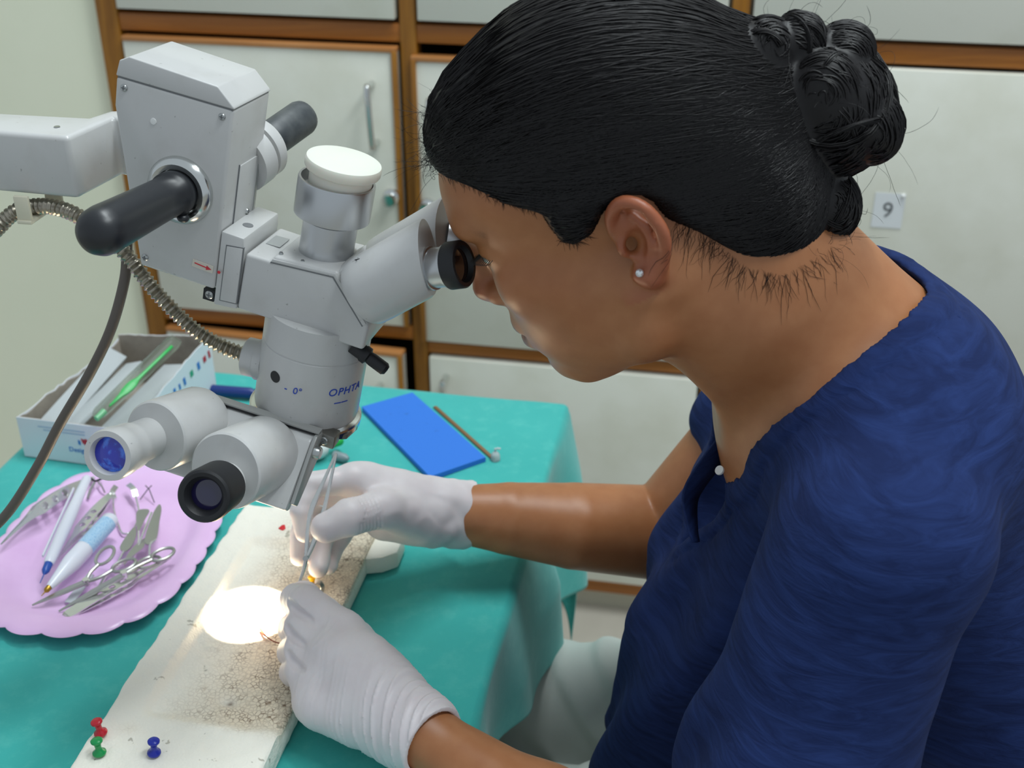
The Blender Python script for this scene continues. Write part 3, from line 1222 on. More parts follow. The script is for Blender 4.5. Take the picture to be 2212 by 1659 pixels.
# bracket and assistant's binocular, facing the camera
MB().prism([(-30, -20), (-48, -34), (-70, -32), (-70, -38), (26, -38), (26, -26), (38, -16), (40, 0), (30, 26), (-30, 26)], -5.0, -1.0, lambda x, y, t: mm(x, y, t)).build('bracket_plate', M_alud, scope, bevel=.0006)
MB().box(mm(26, -28, 0), (.017, .012, .010)).build('clamp_block', M_alud, scope, bevel=.001)
screw(scope, mm(27, -34.2, 0), (0, -1, 0), .0032)
for x in (-14, -8):
    MB().ell(mm(x, -34, .2), (.0022, .0022, .0018)).build('rivet', M_steel, scope)
fl_ = lambda x, y, t: mm(t, x, y)
br = MB().prism([(-36, 6), (-40, 6), (-46, 3), (-78, -34), (-70, -40), (-36, -16)], -71, 22, lambda x, y, t: mm(t, x, y)).build('bridge_body', M_en, scope, bevel=.002)
MB().prism([(-34, 9), (-35.2, 9), (-35.2, -12), (-34, -12)], -73, 25, fl_).build('channel_back', M_chan, scope)
MB().prism([(-34, 8), (-41, 8), (-41, 9.2), (-34, 9.2)], -73, 25, fl_).build('channel_lip', M_chan, scope)
MB().prism([(-36, 6.6), (-41.4, 6.6), (-41.4, 8.0), (-36, 8.0)], -68, 21, fl_).build('channel_slot', M_rub, scope)
MB().prism([(-41, 9.2), (-42.2, 9.2), (-42.2, 5), (-41, 5)], -73, -68, fl_).build('channel_lip', M_chan, scope)
MB().prism([(-33, 6), (-44, 8), (-50, 2), (-73, -31), (-64, -38), (-33, -14)], 22.4, 25.4, fl_).build('side_plate', M_chan, scope, bevel=.0008)
MB().lathe(mm(25, -46, -3), (1, 0, 0), [(0, 0), (.0045, 0), (.0045, .004), (.0036, .0052), (0, .0054)], 24).build('pivot_screw', M_steel, scope)
for k, (b0, f0, tip, cup) in enumerate([((-8, -50, -14), (-15.5, -99, -3), (439, 1073), True), ((-60, -46, -8), (-69, -92, 1), (232, 985), False)]):
    b0, f0 = mm(*b0), mm(*f0)
    ax = nrm(f0 - b0)
    L_ = np.linalg.norm(f0 - b0)
    rr = .0262 if k == 0 else .0240
    MB().lathe(b0, ax, [(0, -.004), (rr * .95, -.004), (rr, 0), (rr, L_ - .003), (rr * .985, L_ - .0012), (rr * .94, L_), (0, L_ + .0006)], 56).build('prism_housing', M_en, scope, smooth=30)
    tp = sl(P(tip[0], tip[1], .735 if k == 0 else .742))
    e0 = f0 + (mm(3.5, 0, -5.5) if k == 0 else mm(-4, 2, -3))
    ax = nrm(tp - e0)
    L_ = np.linalg.norm(tp - e0)
    if cup:
        ep = MB().lathe(e0, ax, [(.0120, -.006), (.0130, L_ * .3), (.0130, L_ * .5), (0, L_ * .5)], 40).build('eyepiece', M_en, scope, smooth=35)
        MB().lathe(e0, ax, [(.0130, L_ * .28), (.0165, L_ * .36), (.0172, L_ * .90), (.0165, L_ * .98), (.0150, L_), (.0125, L_ * .99), (.0105, L_ * .93), (.0100, L_ * .88), (.0095, L_ * .7)], 48).build('eyecup', M_rub, ep, smooth=40)
        MB().lathe(e0, ax, [(0, L_ * .90), (.005, L_ * .895), (.0100, L_ * .86), (.0100, L_ * .7)], 32).build('lens', mat('violet_coated_lens', '#1b1640', .06, coat=1.0), ep)
    else:
        ep = MB().lathe(e0, ax, [(.0135, -.006), (.0138, L_ * .40), (.0150, L_ * .46), (.0156, L_ * .55), (.0156, L_ * .72), (.0164, L_ * .75), (.0166, L_ * .94), (.0158, L_), (.0122, L_ * 1.0), (.0114, L_ * .95), (.0112, L_ * .80)], 48).build('eyepiece', M_en, scope, smooth=35)
        MB().lathe(e0, ax, [(0, L_ * .955), (.005, L_ * .945), (.0113, L_ * .91), (.0113, L_ * .8)], 32).build('lens', mat('blue_lens_painted_glint', '#1524b0', .05, color2='#3c7bf2', nscale=110, ncontrast=(.5, .62), coat=1.0), ep)  # lighter blue patches in the colour stand for a reflection in the lens

# coaxial lamp of the microscope: the bright disc on the foam block
sp = bpy.data.lights.new('microscope_lamp', 'SPOT')
sp.energy = 75
sp.color = (1.0, .86, .66)
sp.spot_size = math.radians(18.5)
sp.spot_blend = .25
sp.shadow_soft_size = .004
so = bpy.data.objects.new('microscope_lamp', sp)
lp = SO + mm(-14, 0, -8) @ SR
so.location = lp
so.rotation_euler = (Vector(onz(540, 1325, .773)) - Vector(lp)).to_track_quat('-Z', 'Y').to_euler()
col.objects.link(so)

# ------------------------------------------------------------------ things on the table
def adopt(o, parent):
    o.parent = parent
    o.matrix_parent_inverse = parent.matrix_world.inverted()
    return o


def thing(name, label, cat, loc, group=None):
    return tag(empty(name, loc), label, cat, group)


M_inst = mat('polished_instrument_steel', '#dcdddb', .2, .82)
M_satin = mat('satin_titanium', '#b2b3ae', .36, .85)
M_clear = mat('clear_plastic', '#e6ece8', .12, trans=.75, ior=1.2)
M_frost = mat('frosted_plastic', '#d5dbdd', .4, trans=.35, ior=1.15)
CZ = TZ + .0035          # top of the cloth


def ribbon(path, widths, th, holes=(), up=ZZ):
    """flat metal arm along path; holes = indices of path cells with a round hole"""
    p = np.array(path, float)
    tan = np.gradient(p, axis=0)
    tan /= np.linalg.norm(tan, axis=1)[:, None]
    up = nrm(up)
    mb = MB()
    sd = np.cross(up, tan)
    sd /= np.linalg.norm(sd, axis=1)[:, None]
    nn_ = np.cross(tan, sd)
    L = p + sd * (np.array(widths)[:, None] / 2)
    R = p - sd * (np.array(widths)[:, None] / 2)
    N = len(p)
    for i in range(N - 1):
        n = nn_[i] * th / 2
        a, b, c, d = L[i], L[i + 1], R[i + 1], R[i]
        if i not in holes:
            v = [a + n, b + n, c + n, d + n, a - n, b - n, c - n, d - n]
            f = [(0, 3, 2, 1), (4, 5, 6, 7), (0, 1, 5, 4), (2, 3, 7, 6)]
            if i == 0:
                f.append((3, 0, 4, 7))
            if i == N - 2:
                f.append((1, 2, 6, 5))
            mb.add(v, f)
        else:
            cen = (a + b + c + d) / 4
            r = min(np.linalg.norm(a - d), np.linalg.norm(b - c), np.linalg.norm(b - a)) * .33
            K = 16
            t1, s1 = nrm(b - a + c - d), nrm(a - d + b - c)
            out, inn = [], []
            for k in range(K):
                an = 2 * math.pi * k / K
                x, y = math.cos(an), math.sin(an)
                m_ = max(abs(x), abs(y))
                u, w = (x / m_ + 1) / 2, (y / m_ + 1) / 2
                out.append((d * (1 - u) + c * u) * (1 - w) + (a * (1 - u) + b * u) * w)
                inn.append(cen + r * (t1 * x + s1 * y))
            v = [q + n for q in out] + [q + n for q in inn] + [q - n for q in out] + [q - n for q in inn]
            f = []
            for k in range(K):
                j = (k + 1) % K
                f += [(k, j, K + j, K + k), (2 * K + j, 2 * K + k, 3 * K + k, 3 * K + j), (K + k, K + j, 3 * K + j, 3 * K + k), (j, k, 2 * K + k, 2 * K + j)]
            mb.add(v, f)
    return mb


def lerp(a, b, t):
    return np.array(a, float) * (1 - t) + np.array(b, float) * t


def forceps(label, tip, joint, wmax, spread, z_tip, z_joint, up, curve=0.0, mats=None, lean=0.0, nh=3, wj=.42):
    """thumb forceps: two sprung arms joined at one end, three round holes in the grip of each"""
    A = np.array([*tip[:2], z_tip])
    B = np.array([*joint[:2], z_joint])
    t = thing('forceps', label, 'forceps', lerp(A, B, .5), 'tweezers in the pink tray')
    up = nrm(up)
    sd = nrm(np.cross(up, B - A))
    holes_at = {3: (.46, .565, .67), 2: (.5, .6)}[nh]
    ss = sorted(set([0, .06, .14, .24, .34] + [h + d for h in holes_at for d in (-.042, .042)] + [.78, .86, .93, .975, 1.0]))
    holes = [i for i, s in enumerate(ss[:-1]) if any(abs(s - (h - .042)) < 1e-6 for h in holes_at)]
    wid = [float(np.interp(s, [0, .1, .3, .41, .72, .86, .96, 1], [.0010, .0018, .0036, 1 * wmax, 1 * wmax, (wj * .5 + .5) * wmax, wj * wmax, wj * .55 * wmax])) for s in ss]
    for s_ in (-1, 1):
        path = [lerp(A, B, s) + up * s_ * spread * math.sin(math.pi * min(1, s * 1.05)) ** .8 + sd * (curve * math.sin(math.pi * s) + lean * s_ * math.sin(math.pi * s)) for s in ss]
        adopt(ribbon(path, wid, .0010, holes, up).build('arm', mats or M_inst, None, bevel=0), t)
    k = MB().tube([B - (B - A) * .02 - up * .0012, B + up * .0], .0016, 8)
    adopt(k.build('spring_joint', mats or M_inst), t)
    return t


# pink scalloped tray
def make_tray():
    c0 = np.array([-.521, .801])
    NT_, rings = 288, [(0, 0), (.3, 0), (.55, 0), (.66, .0008), (.72, .003), (.78, .0068), (.83, .0092), (.88, .0102), (.94, .0106), (.985, .0103), (1.0, .0088), (.985, .0078), (.93, .0086), (.86, .0080), (.79, .0050), (.72, .0008), (.66, -.0012), (.4, -.0012), (0, -.0012)]
    v, f = [], []
    for rr, z in rings:
        for i in range(NT_):
            th_ = 2 * math.pi * i / NT_
            e = 2.5
            r = (abs(math.cos(th_) / .0955) ** e + abs(math.sin(th_) / .1285) ** e) ** (-1 / e)
            lob = 1 + .034 * (abs(math.sin(th_ * 12)) ** .75 - .5) * sstep(.80, .97, np.array(rr))
            a, b = rr * r * lob * math.cos(th_), rr * r * lob * math.sin(th_)
            rot = math.radians(4)
            a, b = a * math.cos(rot) - b * math.sin(rot), a * math.sin(rot) + b * math.cos(rot)
            v.append(UV(c0[0] + a, c0[1] + b, CZ + .0014 + z))
    for j in range(len(rings) - 1):
        for i in range(NT_):
            k = (i + 1) % NT_
            f.append((j * NT_ + i, (j + 1) * NT_ + i, (j + 1) * NT_ + k, j * NT_ + k))
    o = np_mesh('instrument_tray', np.array(v), np.array(f), mat('lilac_melamine', '#ebc4ee', .28, color2='#e6bde9', nscale=20), smooth=60)
    return tag(o, 'lilac pink oval tray with a scalloped rim full of instruments', 'tray')


make_tray()
TB = CZ + .0020          # inside floor of the tray


def Q(px, py, z):
    return onz(px, py, z)


def T6(x, y, z):
    """pixel of the enlarged tray view -> point at height z"""
    return onz(x / 3.771, 960 + y / 3.771, z)


# tweezers
forceps('long steel tweezers with holes leaning over the left rim of the tray', T6(10, 830, TB + .016), T6(770, 270, TB + .012), .0105, .0060, TB + .018, TB + .012, nrm(UV(.75, -.35, .55)), curve=.006)
forceps('short shiny tweezers with holes lying between the two white pens', T6(470, 930, TB + .010), T6(905, 415, TB + .012), .0105, .0028, TB + .010, TB + .014, ZZ, wj=.7)
forceps('broad steel tweezers with three holes nearest the front rim of the tray', T6(1395, 930, TB + .007), T6(525, 1400, TB + .007), .0112, .0026, TB + .008, TB + .007, ZZ, wj=1.0)

# white pens
def pen(name, label, a, b, r0, r1, ra, cap_mat, tip_mat, tip_len, band=None):
    """barrel from tail a to nose b"""
    t = thing(name, label, 'pen', lerp(a, b, .5), 'white pens in the pink tray')
    ax = np.array(b) - np.array(a)
    L = np.linalg.norm(ax)
    adopt(MB().lathe(a, ax, [(0, 0), (r0 * .8, .0006), (r0, .003), (r1, L * .45), (r1, L * .66), (ra, L * .97), (ra * .8, L), (0, L)], 24).build('barrel', cap_mat, None, smooth=50), t)
    if band:
        s0, s1, bm_ = band
        adopt(MB().lathe(a, ax, [(lerp(r0, r1, s0 / .45) + .0001 if s0 < .45 else r1 + .0001, L * s0), (lerp(r0, r1, min(1, s1 / .45)) + .00015, L * s1)], 24).build('label_band', bm_, None), t)
    adopt(MB().lathe(b, ax, [(0, -.001), (ra * .75, -.001), (ra * .7, tip_len * .35), (ra * .35, tip_len * .5), (.0006, tip_len * .55), (.0003, tip_len), (0, tip_len)], 12).build('tip', tip_mat, None, smooth=40), t)
    return t


M_pen = mat('white_glossy_plastic', '#dfe1ec', .25)
M_lab = NT('pale_blue_print')
ln = M_lab.noise(1.0, 2, .5, M_lab.coord((900, 900, 900)))
M_lab.base(M_lab.mix(M_lab.ramp(ln, [(.45, (0, 0, 0, 1)), (.6, (1, 1, 1, 1))]), C('#b3d3ec'), C('#8fbbe0')))
M_lab.set(rough=.3)
M_lab = M_lab.m
p1 = pen('marking_pen', 'slim white pen with a blue tip lying across the tray', T6(712, 268, TB + .028), T6(395, 975, TB + .020), .0042, .0054, .0048, M_pen, mat('blue_plastic_tip', '#2350a8', .3), .024)
adopt(MB().box(lerp(T6(712, 268, TB + .028), T6(345, 985, TB + .021), .52) + np.array([-.0055, 0, 0]), (.0016, .105, .003), np.array([nrm(np.cross(T6(395, 975, 0.78) - T6(712, 268, .78), ZZ)), nrm(T6(395, 975, .78) - T6(712, 268, .78)), ZZ])).build('pocket_clip', M_pen, None, bevel=.0005), p1)
pen('cautery_pen', 'thick white pen with a pale blue label and a brass tip in the tray', T6(915, 600, TB + .020), T6(400, 1165, TB + .016), .0078, .0082, .0036, M_pen, mat('brass', '#b08a3a', .3, .9), .011, (.08, .46, M_lab))


# ring-handled needle holder
def ring_tool(label, tip, piv, rings, z, r_ring, name='needle_holder'):
    t = thing(name, label, 'needle holder', piv, 'ring-handled tools in the pink tray')
    for k, (rc, off) in enumerate(rings):
        ct = []
        ax_l = nrm(rc - piv)
        sd = np.cross(ZZ, ax_l)
        for i in range(28):
            a = 2 * math.pi * i / 28
            ct.append(rc + ax_l * r_ring * 1.25 * math.cos(a) + sd * r_ring * .85 * math.sin(a))
        adopt(MB().tube(ct, .0015, 8, closed=True).build('finger_ring', M_satin), t)
        s0 = rc - ax_l * r_ring * 1.25
        adopt(MB().tube(catmull([s0, lerp(s0, piv, .5) + sd * off, piv], 6), [.0016] * 13, 8).build('shank', M_satin), t)
        d = nrm(tip - piv)
        s2 = np.cross(ZZ, d) * (.0011 if k else -.0011)
        adopt(MB().tube([piv + s2 * .5, lerp(piv, tip, .5) + s2, tip + s2 * .3], [.0024, .0019, .0006], 8).build('jaw', M_satin), t)
    adopt(MB().lathe(piv - ZZ * .003, ZZ, [(0, 0), (.0028, 0), (.0028, .006), (0, .006)], 14).build('pivot', M_inst), t)
    return t


ring_tool('ring-handled needle holder with its tip to the front left of the tray', T6(262, 1310, TB + .006), T6(700, 1120, TB + .014), [(T6(855, 905, TB + .021), .002), (T6(1010, 985, TB + .017), -.002)], TB, .0082)
ring_tool('long needle holder beside the broad front tweezers', T6(478, 1360, TB + .005), T6(1010, 1060, TB + .019), [(T6(1325, 895, TB + .019), .001), (T6(1215, 960, TB + .016), -.0015)], TB, .0085)


# spring-handled micro scissors: flat titanium grips on thin arms
def plate_tool(label, quads, arms, z0):
    t = thing('micro_scissors', label, 'scissors', quads[0][0], 'flat-handled scissors in the pink tray')
    for q in quads:
        p = catmull([np.array(x) for x in q], 4, True)
        cc_ = p.mean(0)
        n = len(p)
        v = [x + ZZ * .0006 for x in p] + [x - ZZ * .0006 for x in p] + [cc_ + ZZ * .0008, cc_ - ZZ * .0008]
        f = [(i, (i + 1) % n, 2 * n) for i in range(n)] + [((i + 1) % n + n, i + n, 2 * n + 1) for i in range(n)] + [(i, i + n, (i + 1) % n + n, (i + 1) % n) for i in range(n)]
        adopt(MB().add(v, f).build('grip_plate', M_satin, None, smooth=30), t)
    for a in arms:
        adopt(MB().tube(catmull([np.array(x) for x in a], 5), .0010, 6).build('arm', M_inst), t)
    return t


def T8(x, y, z):
    return onz(200 + x / 10.37, 1080 + y / 10.37, z)


z1 = TB + .012
plate_tool('flat grey handled scissors with two leaf-shaped grips left of the widest grip', [[T8(*q, z1) for q in [(950, 610), (980, 790), (860, 1060), (720, 1160), (620, 1110), (640, 1000), (800, 760)]], [T8(*q, z1 + .001) for q in [(1000, 260), (1270, 230), (1180, 420), (1040, 700), (990, 600)]]], [[T8(700, 1150, z1), T8(600, 1330, z1 - .002), T8(470, 1560, z1 - .005)], [T8(1030, 700, z1 + .001), T8(1020, 1000, z1 - .001), T8(900, 1300, z1 - .004)]], z1)
z2 = TB + .017
plate_tool('flat grey handled scissors with the widest leaf-shaped grip at the right of the tray', [[T8(*q, z2) for q in [(1490, 110), (1545, 200), (1500, 480), (1440, 850), (1300, 990), (1190, 980), (1180, 850), (1260, 560), (1370, 280)]], [T8(*q, z2 - .005) for q in [(1180, 860), (1150, 1050), (1000, 1180), (820, 1330), (700, 1460), (760, 1280), (900, 1080)]]], [[T8(1420, 880, z2), T8(1290, 1000, z2), T8(1270, 1280, z2 - .006)], [T8(1320, 280, z2 + .001), T8(1200, 580, z2), T8(1110, 800, z2 - .002), T8(1010, 1080, z2 - .006)]], z2)
# wire lid speculum
sp_ = thing('eyelid_speculum', 'wire eyelid speculum with two curved blades at the back of the tray', 'speculum', T6(1000, 600, TB))
adopt(MB().tube(catmull([T6(925, 420, TB + .010), T6(925, 520, TB + .006), T6(960, 640, TB + .003), T6(1000, 725, TB + .003), T6(1085, 700, TB + .003), T6(1130, 560, TB + .005), T6(1105, 420, TB + .010)], 8), .0010, 8).build('wire', M_inst), sp_)
for a, b, c_ in [((945, 340), (915, 390), (930, 440)), ((1045, 325), (1085, 360), (1105, 425))]:
    adopt(ribbon(catmull([T6(*a, TB + .012), T6(*b, TB + .014), T6(*c_, TB + .010)], 5), [.005] * 11, .0008, (), nrm(UV(.5, -.6, .6))).build('blade', M_inst), sp_)
w_ = thing('crossed_wire_clip', 'thin dark crossed wire clip at the back of the tray', 'clip', T6(1210, 400, TB))
adopt(MB().tube([T6(1235, 335, TB + .012), T6(1205, 365, TB + .011), T6(1140, 450, TB + .002)], .0005, 6).build('wire', M_blk), w_)
adopt(MB().tube([T6(1185, 335, TB + .012), T6(1215, 365, TB + .011), T6(1258, 475, TB + .002)], .0005, 6).build('wire', M_blk), w_)
hk = thing('fine_hook_clip', 'small dark jointed clip behind the white pen tail', 'clip', T6(770, 330, TB))
adopt(MB().tube([T6(735, 275, TB + .014), T6(775, 300, TB + .013), T6(805, 290, TB + .013), T6(835, 275, TB + .012)], .0011, 6).build('bar', M_blk), hk)
adopt(MB().tube([T6(795, 300, TB + .012), T6(830, 340, TB + .010), T6(855, 395, TB + .004)], .0008, 6).build('leg', M_satin), hk)
adopt(MB().tube([T6(770, 310, TB + .012), T6(735, 370, TB + .009), T6(715, 440, TB + .004)], .0014, 6).build('leg', M_satin), hk)
cs = ribbon([T6(560, 1290, TB + .003), T6(640, 1190, TB + .004), T6(740, 1060, TB + .007)], [.0075, .008, .0065], .001).build('clear_strip', M_frost, bevel=0)
tag(cs, 'clear plastic strip under the needle holders in the tray', 'strip')
rd = MB().tube(catmull([T6(1075, 905, TB + .006), T6(880, 1050, TB + .004), T6(800, 1180, TB + .003), T6(740, 1250, TB + .002)], 6), .0016, 8).build('steel_probe', M_inst)
tag(rd, 'thin steel probe under the ring handles in the tray', 'probe')

# ------------------------------------------------------------------ torn carton with plastic packs
bx = thing('carton', 'white torn open carton behind the tray with printed front', 'box', UV(-.61, 1.02, CZ))
M_card = mat('white_card', '#dfe3ea', .55)
M_grey = mat('grey_inner_card', '#a59c90', .8, color2='#8f877c', nscale=40)
FLc, FRc, BRc, BLc = (-.678, .934), (-.556, .928), (-.540, 1.098), (-.650, 1.102)
zb = CZ + .0005


def panel(a, b, h0, h1, rag, seed, n=26):
    ax = np.array([b[0] - a[0], b[1] - a[1]])
    nv_ = np.array([-ax[1], ax[0]]) / np.linalg.norm(ax)
    out = []
    for k, (th0, th1, mt, nm) in enumerate(((0, -.0009, M_card, 'card_panel'), (.0009, 0, M_grey, 'inner_lining'))):
        v, f = [], []
        for i in range(n + 1):
            t = i / n
            u, v_ = a[0] + ax[0] * t, a[1] + ax[1] * t
            rg = rag * (vnoise(np.array([t * 9, seed, 0]), 1.0, seed) * .6 + vnoise(np.array([t * 26, seed, 3]), 1.0, seed) * .4)
            top = zb + h0 + (h1 - h0) * t + rg - (.0 if k == 0 else rag * .55 * abs(vnoise(np.array([t * 14, seed, 7]), 1.0, seed + 3)))
            for tt_ in (th0, th1):
                v.append(UV(u + nv_[0] * tt_, v_ + nv_[1] * tt_, zb))
                v.append(UV(u + nv_[0] * tt_, v_ + nv_[1] * tt_, top))
        for i in range(n):
            o = i * 4
            f += [(o, o + 4, o + 5, o + 1), (o + 2, o + 3, o + 7, o + 6), (o + 1, o + 5, o + 7, o + 3), (o, o + 2, o + 6, o + 4)]
        f += [(0, 1, 3, 2), (n * 4, n * 4 + 2, n * 4 + 3, n * 4 + 1)]
        out.append(adopt(MB().add(v, f).build(nm, mt, None, smooth=30), bx))
    return out


fr_p = panel(FLc, FRc, .046, .047, .0002, 1)
panel(FRc, BRc, .046, .070, .006, 2)
panel(BRc, BLc, .068, .058, .0012, 3)
panel(BLc, FLc, .052, .045, .005, 4)
adopt(MB().prism([FLc, FRc, BRc, BLc], zb, zb + .001, lambda x, y, t: UV(x, y, t)).build('bottom', M_grey), bx)
fx = nrm(UV(FRc[0] - FLc[0], FRc[1] - FLc[1], 0))
fn_ = np.cross(fx, ZZ)


def front_pt(s, h):
    return UV(*(lerp(FLc, FRc, s)), zb + h) + fn_ * .0011


M_bprint = mat('faint_blue_print', '#9fb6cf', .6)
M_cblue = mat('carton_blue', '#2f79c4', .55)
M_cred = mat('carton_red', '#b5273a', .55)
lettering('print', 'Design', .0075, front_pt(.52, .016), fx, ZZ, M_cblue, None)
lettering('print', 'Cradle', .0078, front_pt(.73, .016), fx, ZZ, M_cred, None)
for k, (s0, h, ln_) in enumerate([(.40, .0385, .052), (.42, .0350, .046), (.70, .0090, .034), (.72, .0062, .028)]):
    MB().box(front_pt(s0, h), (ln_, .0012, .0003), np.array([fx, ZZ, fn_])).build('print_line', M_bprint)
for o in [x for x in bpy.data.objects if x.name.startswith('print')]:
    adopt(o, bx)
lg = MB()
for (s, h, a, b, mt) in ((.60, .0265, .0032, .0034, 0),):
    lg.prism([(-.0042, .004), (-.001, .003), (.001, .0042), (.0035, .002), (.0040, -.0045), (.0022, -.0035), (.0008, -.0042), (-.0030, -.001)], 0, .0003, lambda x, y, t: front_pt(s, h) + fx * x + ZZ * y + fn_ * t)
adopt(lg.build('logo', M_cred), bx)
adopt(MB().prism([(-.001, .003), (.0012, .002), (.0012, -.003), (-.0012, -.002)], 0, .0003, lambda x, y, t: front_pt(.545, .0255) + fx * x + ZZ * y + fn_ * t).build('logo', M_cblue), bx)
# printing on the right-hand flap
sx_ = nrm(UV(BRc[0] - FRc[0], BRc[1] - FRc[1], 0))
sn_ = np.cross(sx_, ZZ)
for k, (s, cmat, wd) in enumerate([(.52, M_cblue, .004), (.58, M_cblue, .003), (.64, M_cblue, .004), (.73, mat('carton_green', '#2fa07c', .55), .006), (.82, M_cblue, .005), (.90, M_cred, .006), (.96, M_cred, .004)]):
    c_ = UV(*lerp(FRc, BRc, s), zb + .034 + .016 * s) + sn_ * .0013
    adopt(MB().box(c_, (wd, .009 - .002 * (k % 2), .0003), np.array([nrm(sx_ + ZZ * .15), nrm(ZZ - sx_ * .15), sn_])).build('stripe_print', cmat), bx)

# packs standing inside the carton
def pack(label, a, b, w, th_, tilt, m_, group='plastic packs in the carton'):
    a, b = np.array(a), np.array(b)
    up = nrm(UV(tilt, 0, 1))
    o = ribbon([a, lerp(a, b, .33), lerp(a, b, .66), b], [w, w * 1.02, w * .99, w], th_, (), up).build('plastic_pack', m_, bevel=.0006)
    return tag(o, label, 'pack', group)


pack('frosted plastic pack against the left wall of the carton', UV(-.655, .945, CZ + .026), UV(-.640, 1.075, CZ + .050), .024, .006, .5, M_frost)
pack('frosted plastic pack in the middle of the carton beside the green tool', UV(-.628, .943, CZ + .032), UV(-.612, 1.060, CZ + .047), .022, .005, -.35, M_frost)
pack('frosted plastic pack right of the green tool in the carton', UV(-.588, .945, CZ + .028), UV(-.572, 1.075, CZ + .040), .030, .006, -.2, M_frost)
pack('frosted plastic pack low in the right corner of the carton', UV(-.568, .960, CZ + .020), UV(-.558, 1.085, CZ + .026), .016, .005, .0, M_frost)
# green handled blade in its clear sleeve
gA, gB = Q(208, 905, .812), Q(375, 745, .842)
gk = thing('green_blade_holder', 'bright green plastic blade holder in a clear sleeve sticking out of the carton', 'scalpel', lerp(gA, gB, .5))
upg = nrm(np.cross(gB - gA, nrm(UV(.85, 0, .4))))
hp_ = [lerp(gA, gB, t) for t in (.16, .30, .36, .42, .47, .52, .60, .8, .98)]
adopt(ribbon(hp_, [.0016, .0042, .0078, .0088, .0078, .0040, .0032, .0030, .0032], .0028, (), UV(.3, -.5, .8)).build('handle', mat('bright_green_plastic', '#1fae4e', .35), None, bevel=.0006), gk)
adopt(ribbon([lerp(gA, gB, t) + UV(-.003, .004, 0) for t in (0, .05, .5, 1.0, 1.06)], [.008, .013, .015, .0155, .012], .0048, (), UV(.3, -.5, .8)).build('sleeve', mat('clear_green_sleeve', '#dfeedd', .12, trans=.9, ior=1.12, alpha=.55), None, bevel=.0008), gk)
adopt(MB().tube([lerp(gA, gB, .0), lerp(gA, gB, .1)], [.003, .0035], 10).build('end_cap', mat('pale_green_plastic', '#7fcf98', .3, trans=.3), None), gk)

# ------------------------------------------------------------------ blue foam pad and small things
m = NT('blue_foam_sheet')
mk = m.ramp(m.noise(70, 4, .65), [(.60, (0, 0, 0, 1)), (.72, (1, 1, 1, 1))])
msk = m.attr('wear').outputs['Fac']
m.base(m.mix(m.math('MULTIPLY', mk, msk), C('#2a74d6'), C('#123a78')))
m.set(rough=.7)
m.bump(m.noise(500, 2), .1, .0004)
pad_c = [(-.367, 1.085), (-.321, 1.126), (-.214, 1.009), (-.261, .964)]
NP = 22
v, f = [], []
for lv in (CZ, CZ + .0052):
    for i in range(NP):
        for j in range(NP):
            a, b = i / (NP - 1), j / (NP - 1)
            q = lerp(lerp(pad_c[0], pad_c[3], a), lerp(pad_c[1], pad_c[2], a), b)
            v.append(UV(*q, lv))
for k, lv in enumerate((0, NP * NP)):
    for i in range(NP - 1):
        for j in range(NP - 1):
            q = (lv + i * NP + j, lv + (i + 1) * NP + j, lv + (i + 1) * NP + j + 1, lv + i * NP + j + 1)
            f.append(q if k else q[::-1])
ring = [i * NP for i in range(NP)] + [(NP - 1) * NP + j for j in range(1, NP)] + [i * NP + NP - 1 for i in range(NP - 2, -1, -1)] + [j for j in range(NP - 2, 0, -1)]
for a, b in zip(ring, ring[1:] + ring[:1]):
    f.append((a, b, b + NP * NP, a + NP * NP))
pc = UV(-.302, 1.062, 0)


def wear(p):
    a, b = (p - pc) @ U, (p - pc) @ V
    return np.exp(-((a / .030) ** 2 + (b / .032) ** 2))


po_ = np_mesh('foam_pad', np.array(v), np.array(f), m.m, None, {'wear': wear}, smooth=30)
tag(po_, 'flat bright blue foam pad with dark marks on the green cloth', 'pad')
o = MB().box(UV(-.249, 1.0605, CZ + .0008), (.004, .125, .0016), np.array([nrm(UV(.78, .66, 0)), nrm(UV(.67, -.74, 0)), ZZ])).build('wooden_strip', mat('brown_wood_strip', '#7c5b39', .6), bevel=.0003)
tag(o, 'thin brown wooden strip along the far edge of the blue pad', 'strip')
o = thing('plastic_vial_cap', 'tiny clear plastic vial cap beside the corner of the blue pad', 'vial', UV(-.205, 1.014, CZ))  # small translucent cap of a vial
adopt(MB().lathe(UV(-.205, 1.014, CZ), ZZ, [(0, 0), (.0045, 0), (.0048, .001), (.0045, .006), (.0030, .0085), (.0012, .010), (.0012, .0135), (0, .0135)], 20).build('cup', M_frost, None, smooth=40), o)
adopt(MB().box(UV(-.202, 1.016, CZ + .0125), (.004, .0025, .0010), Rw).build('tab', M_frost), o)
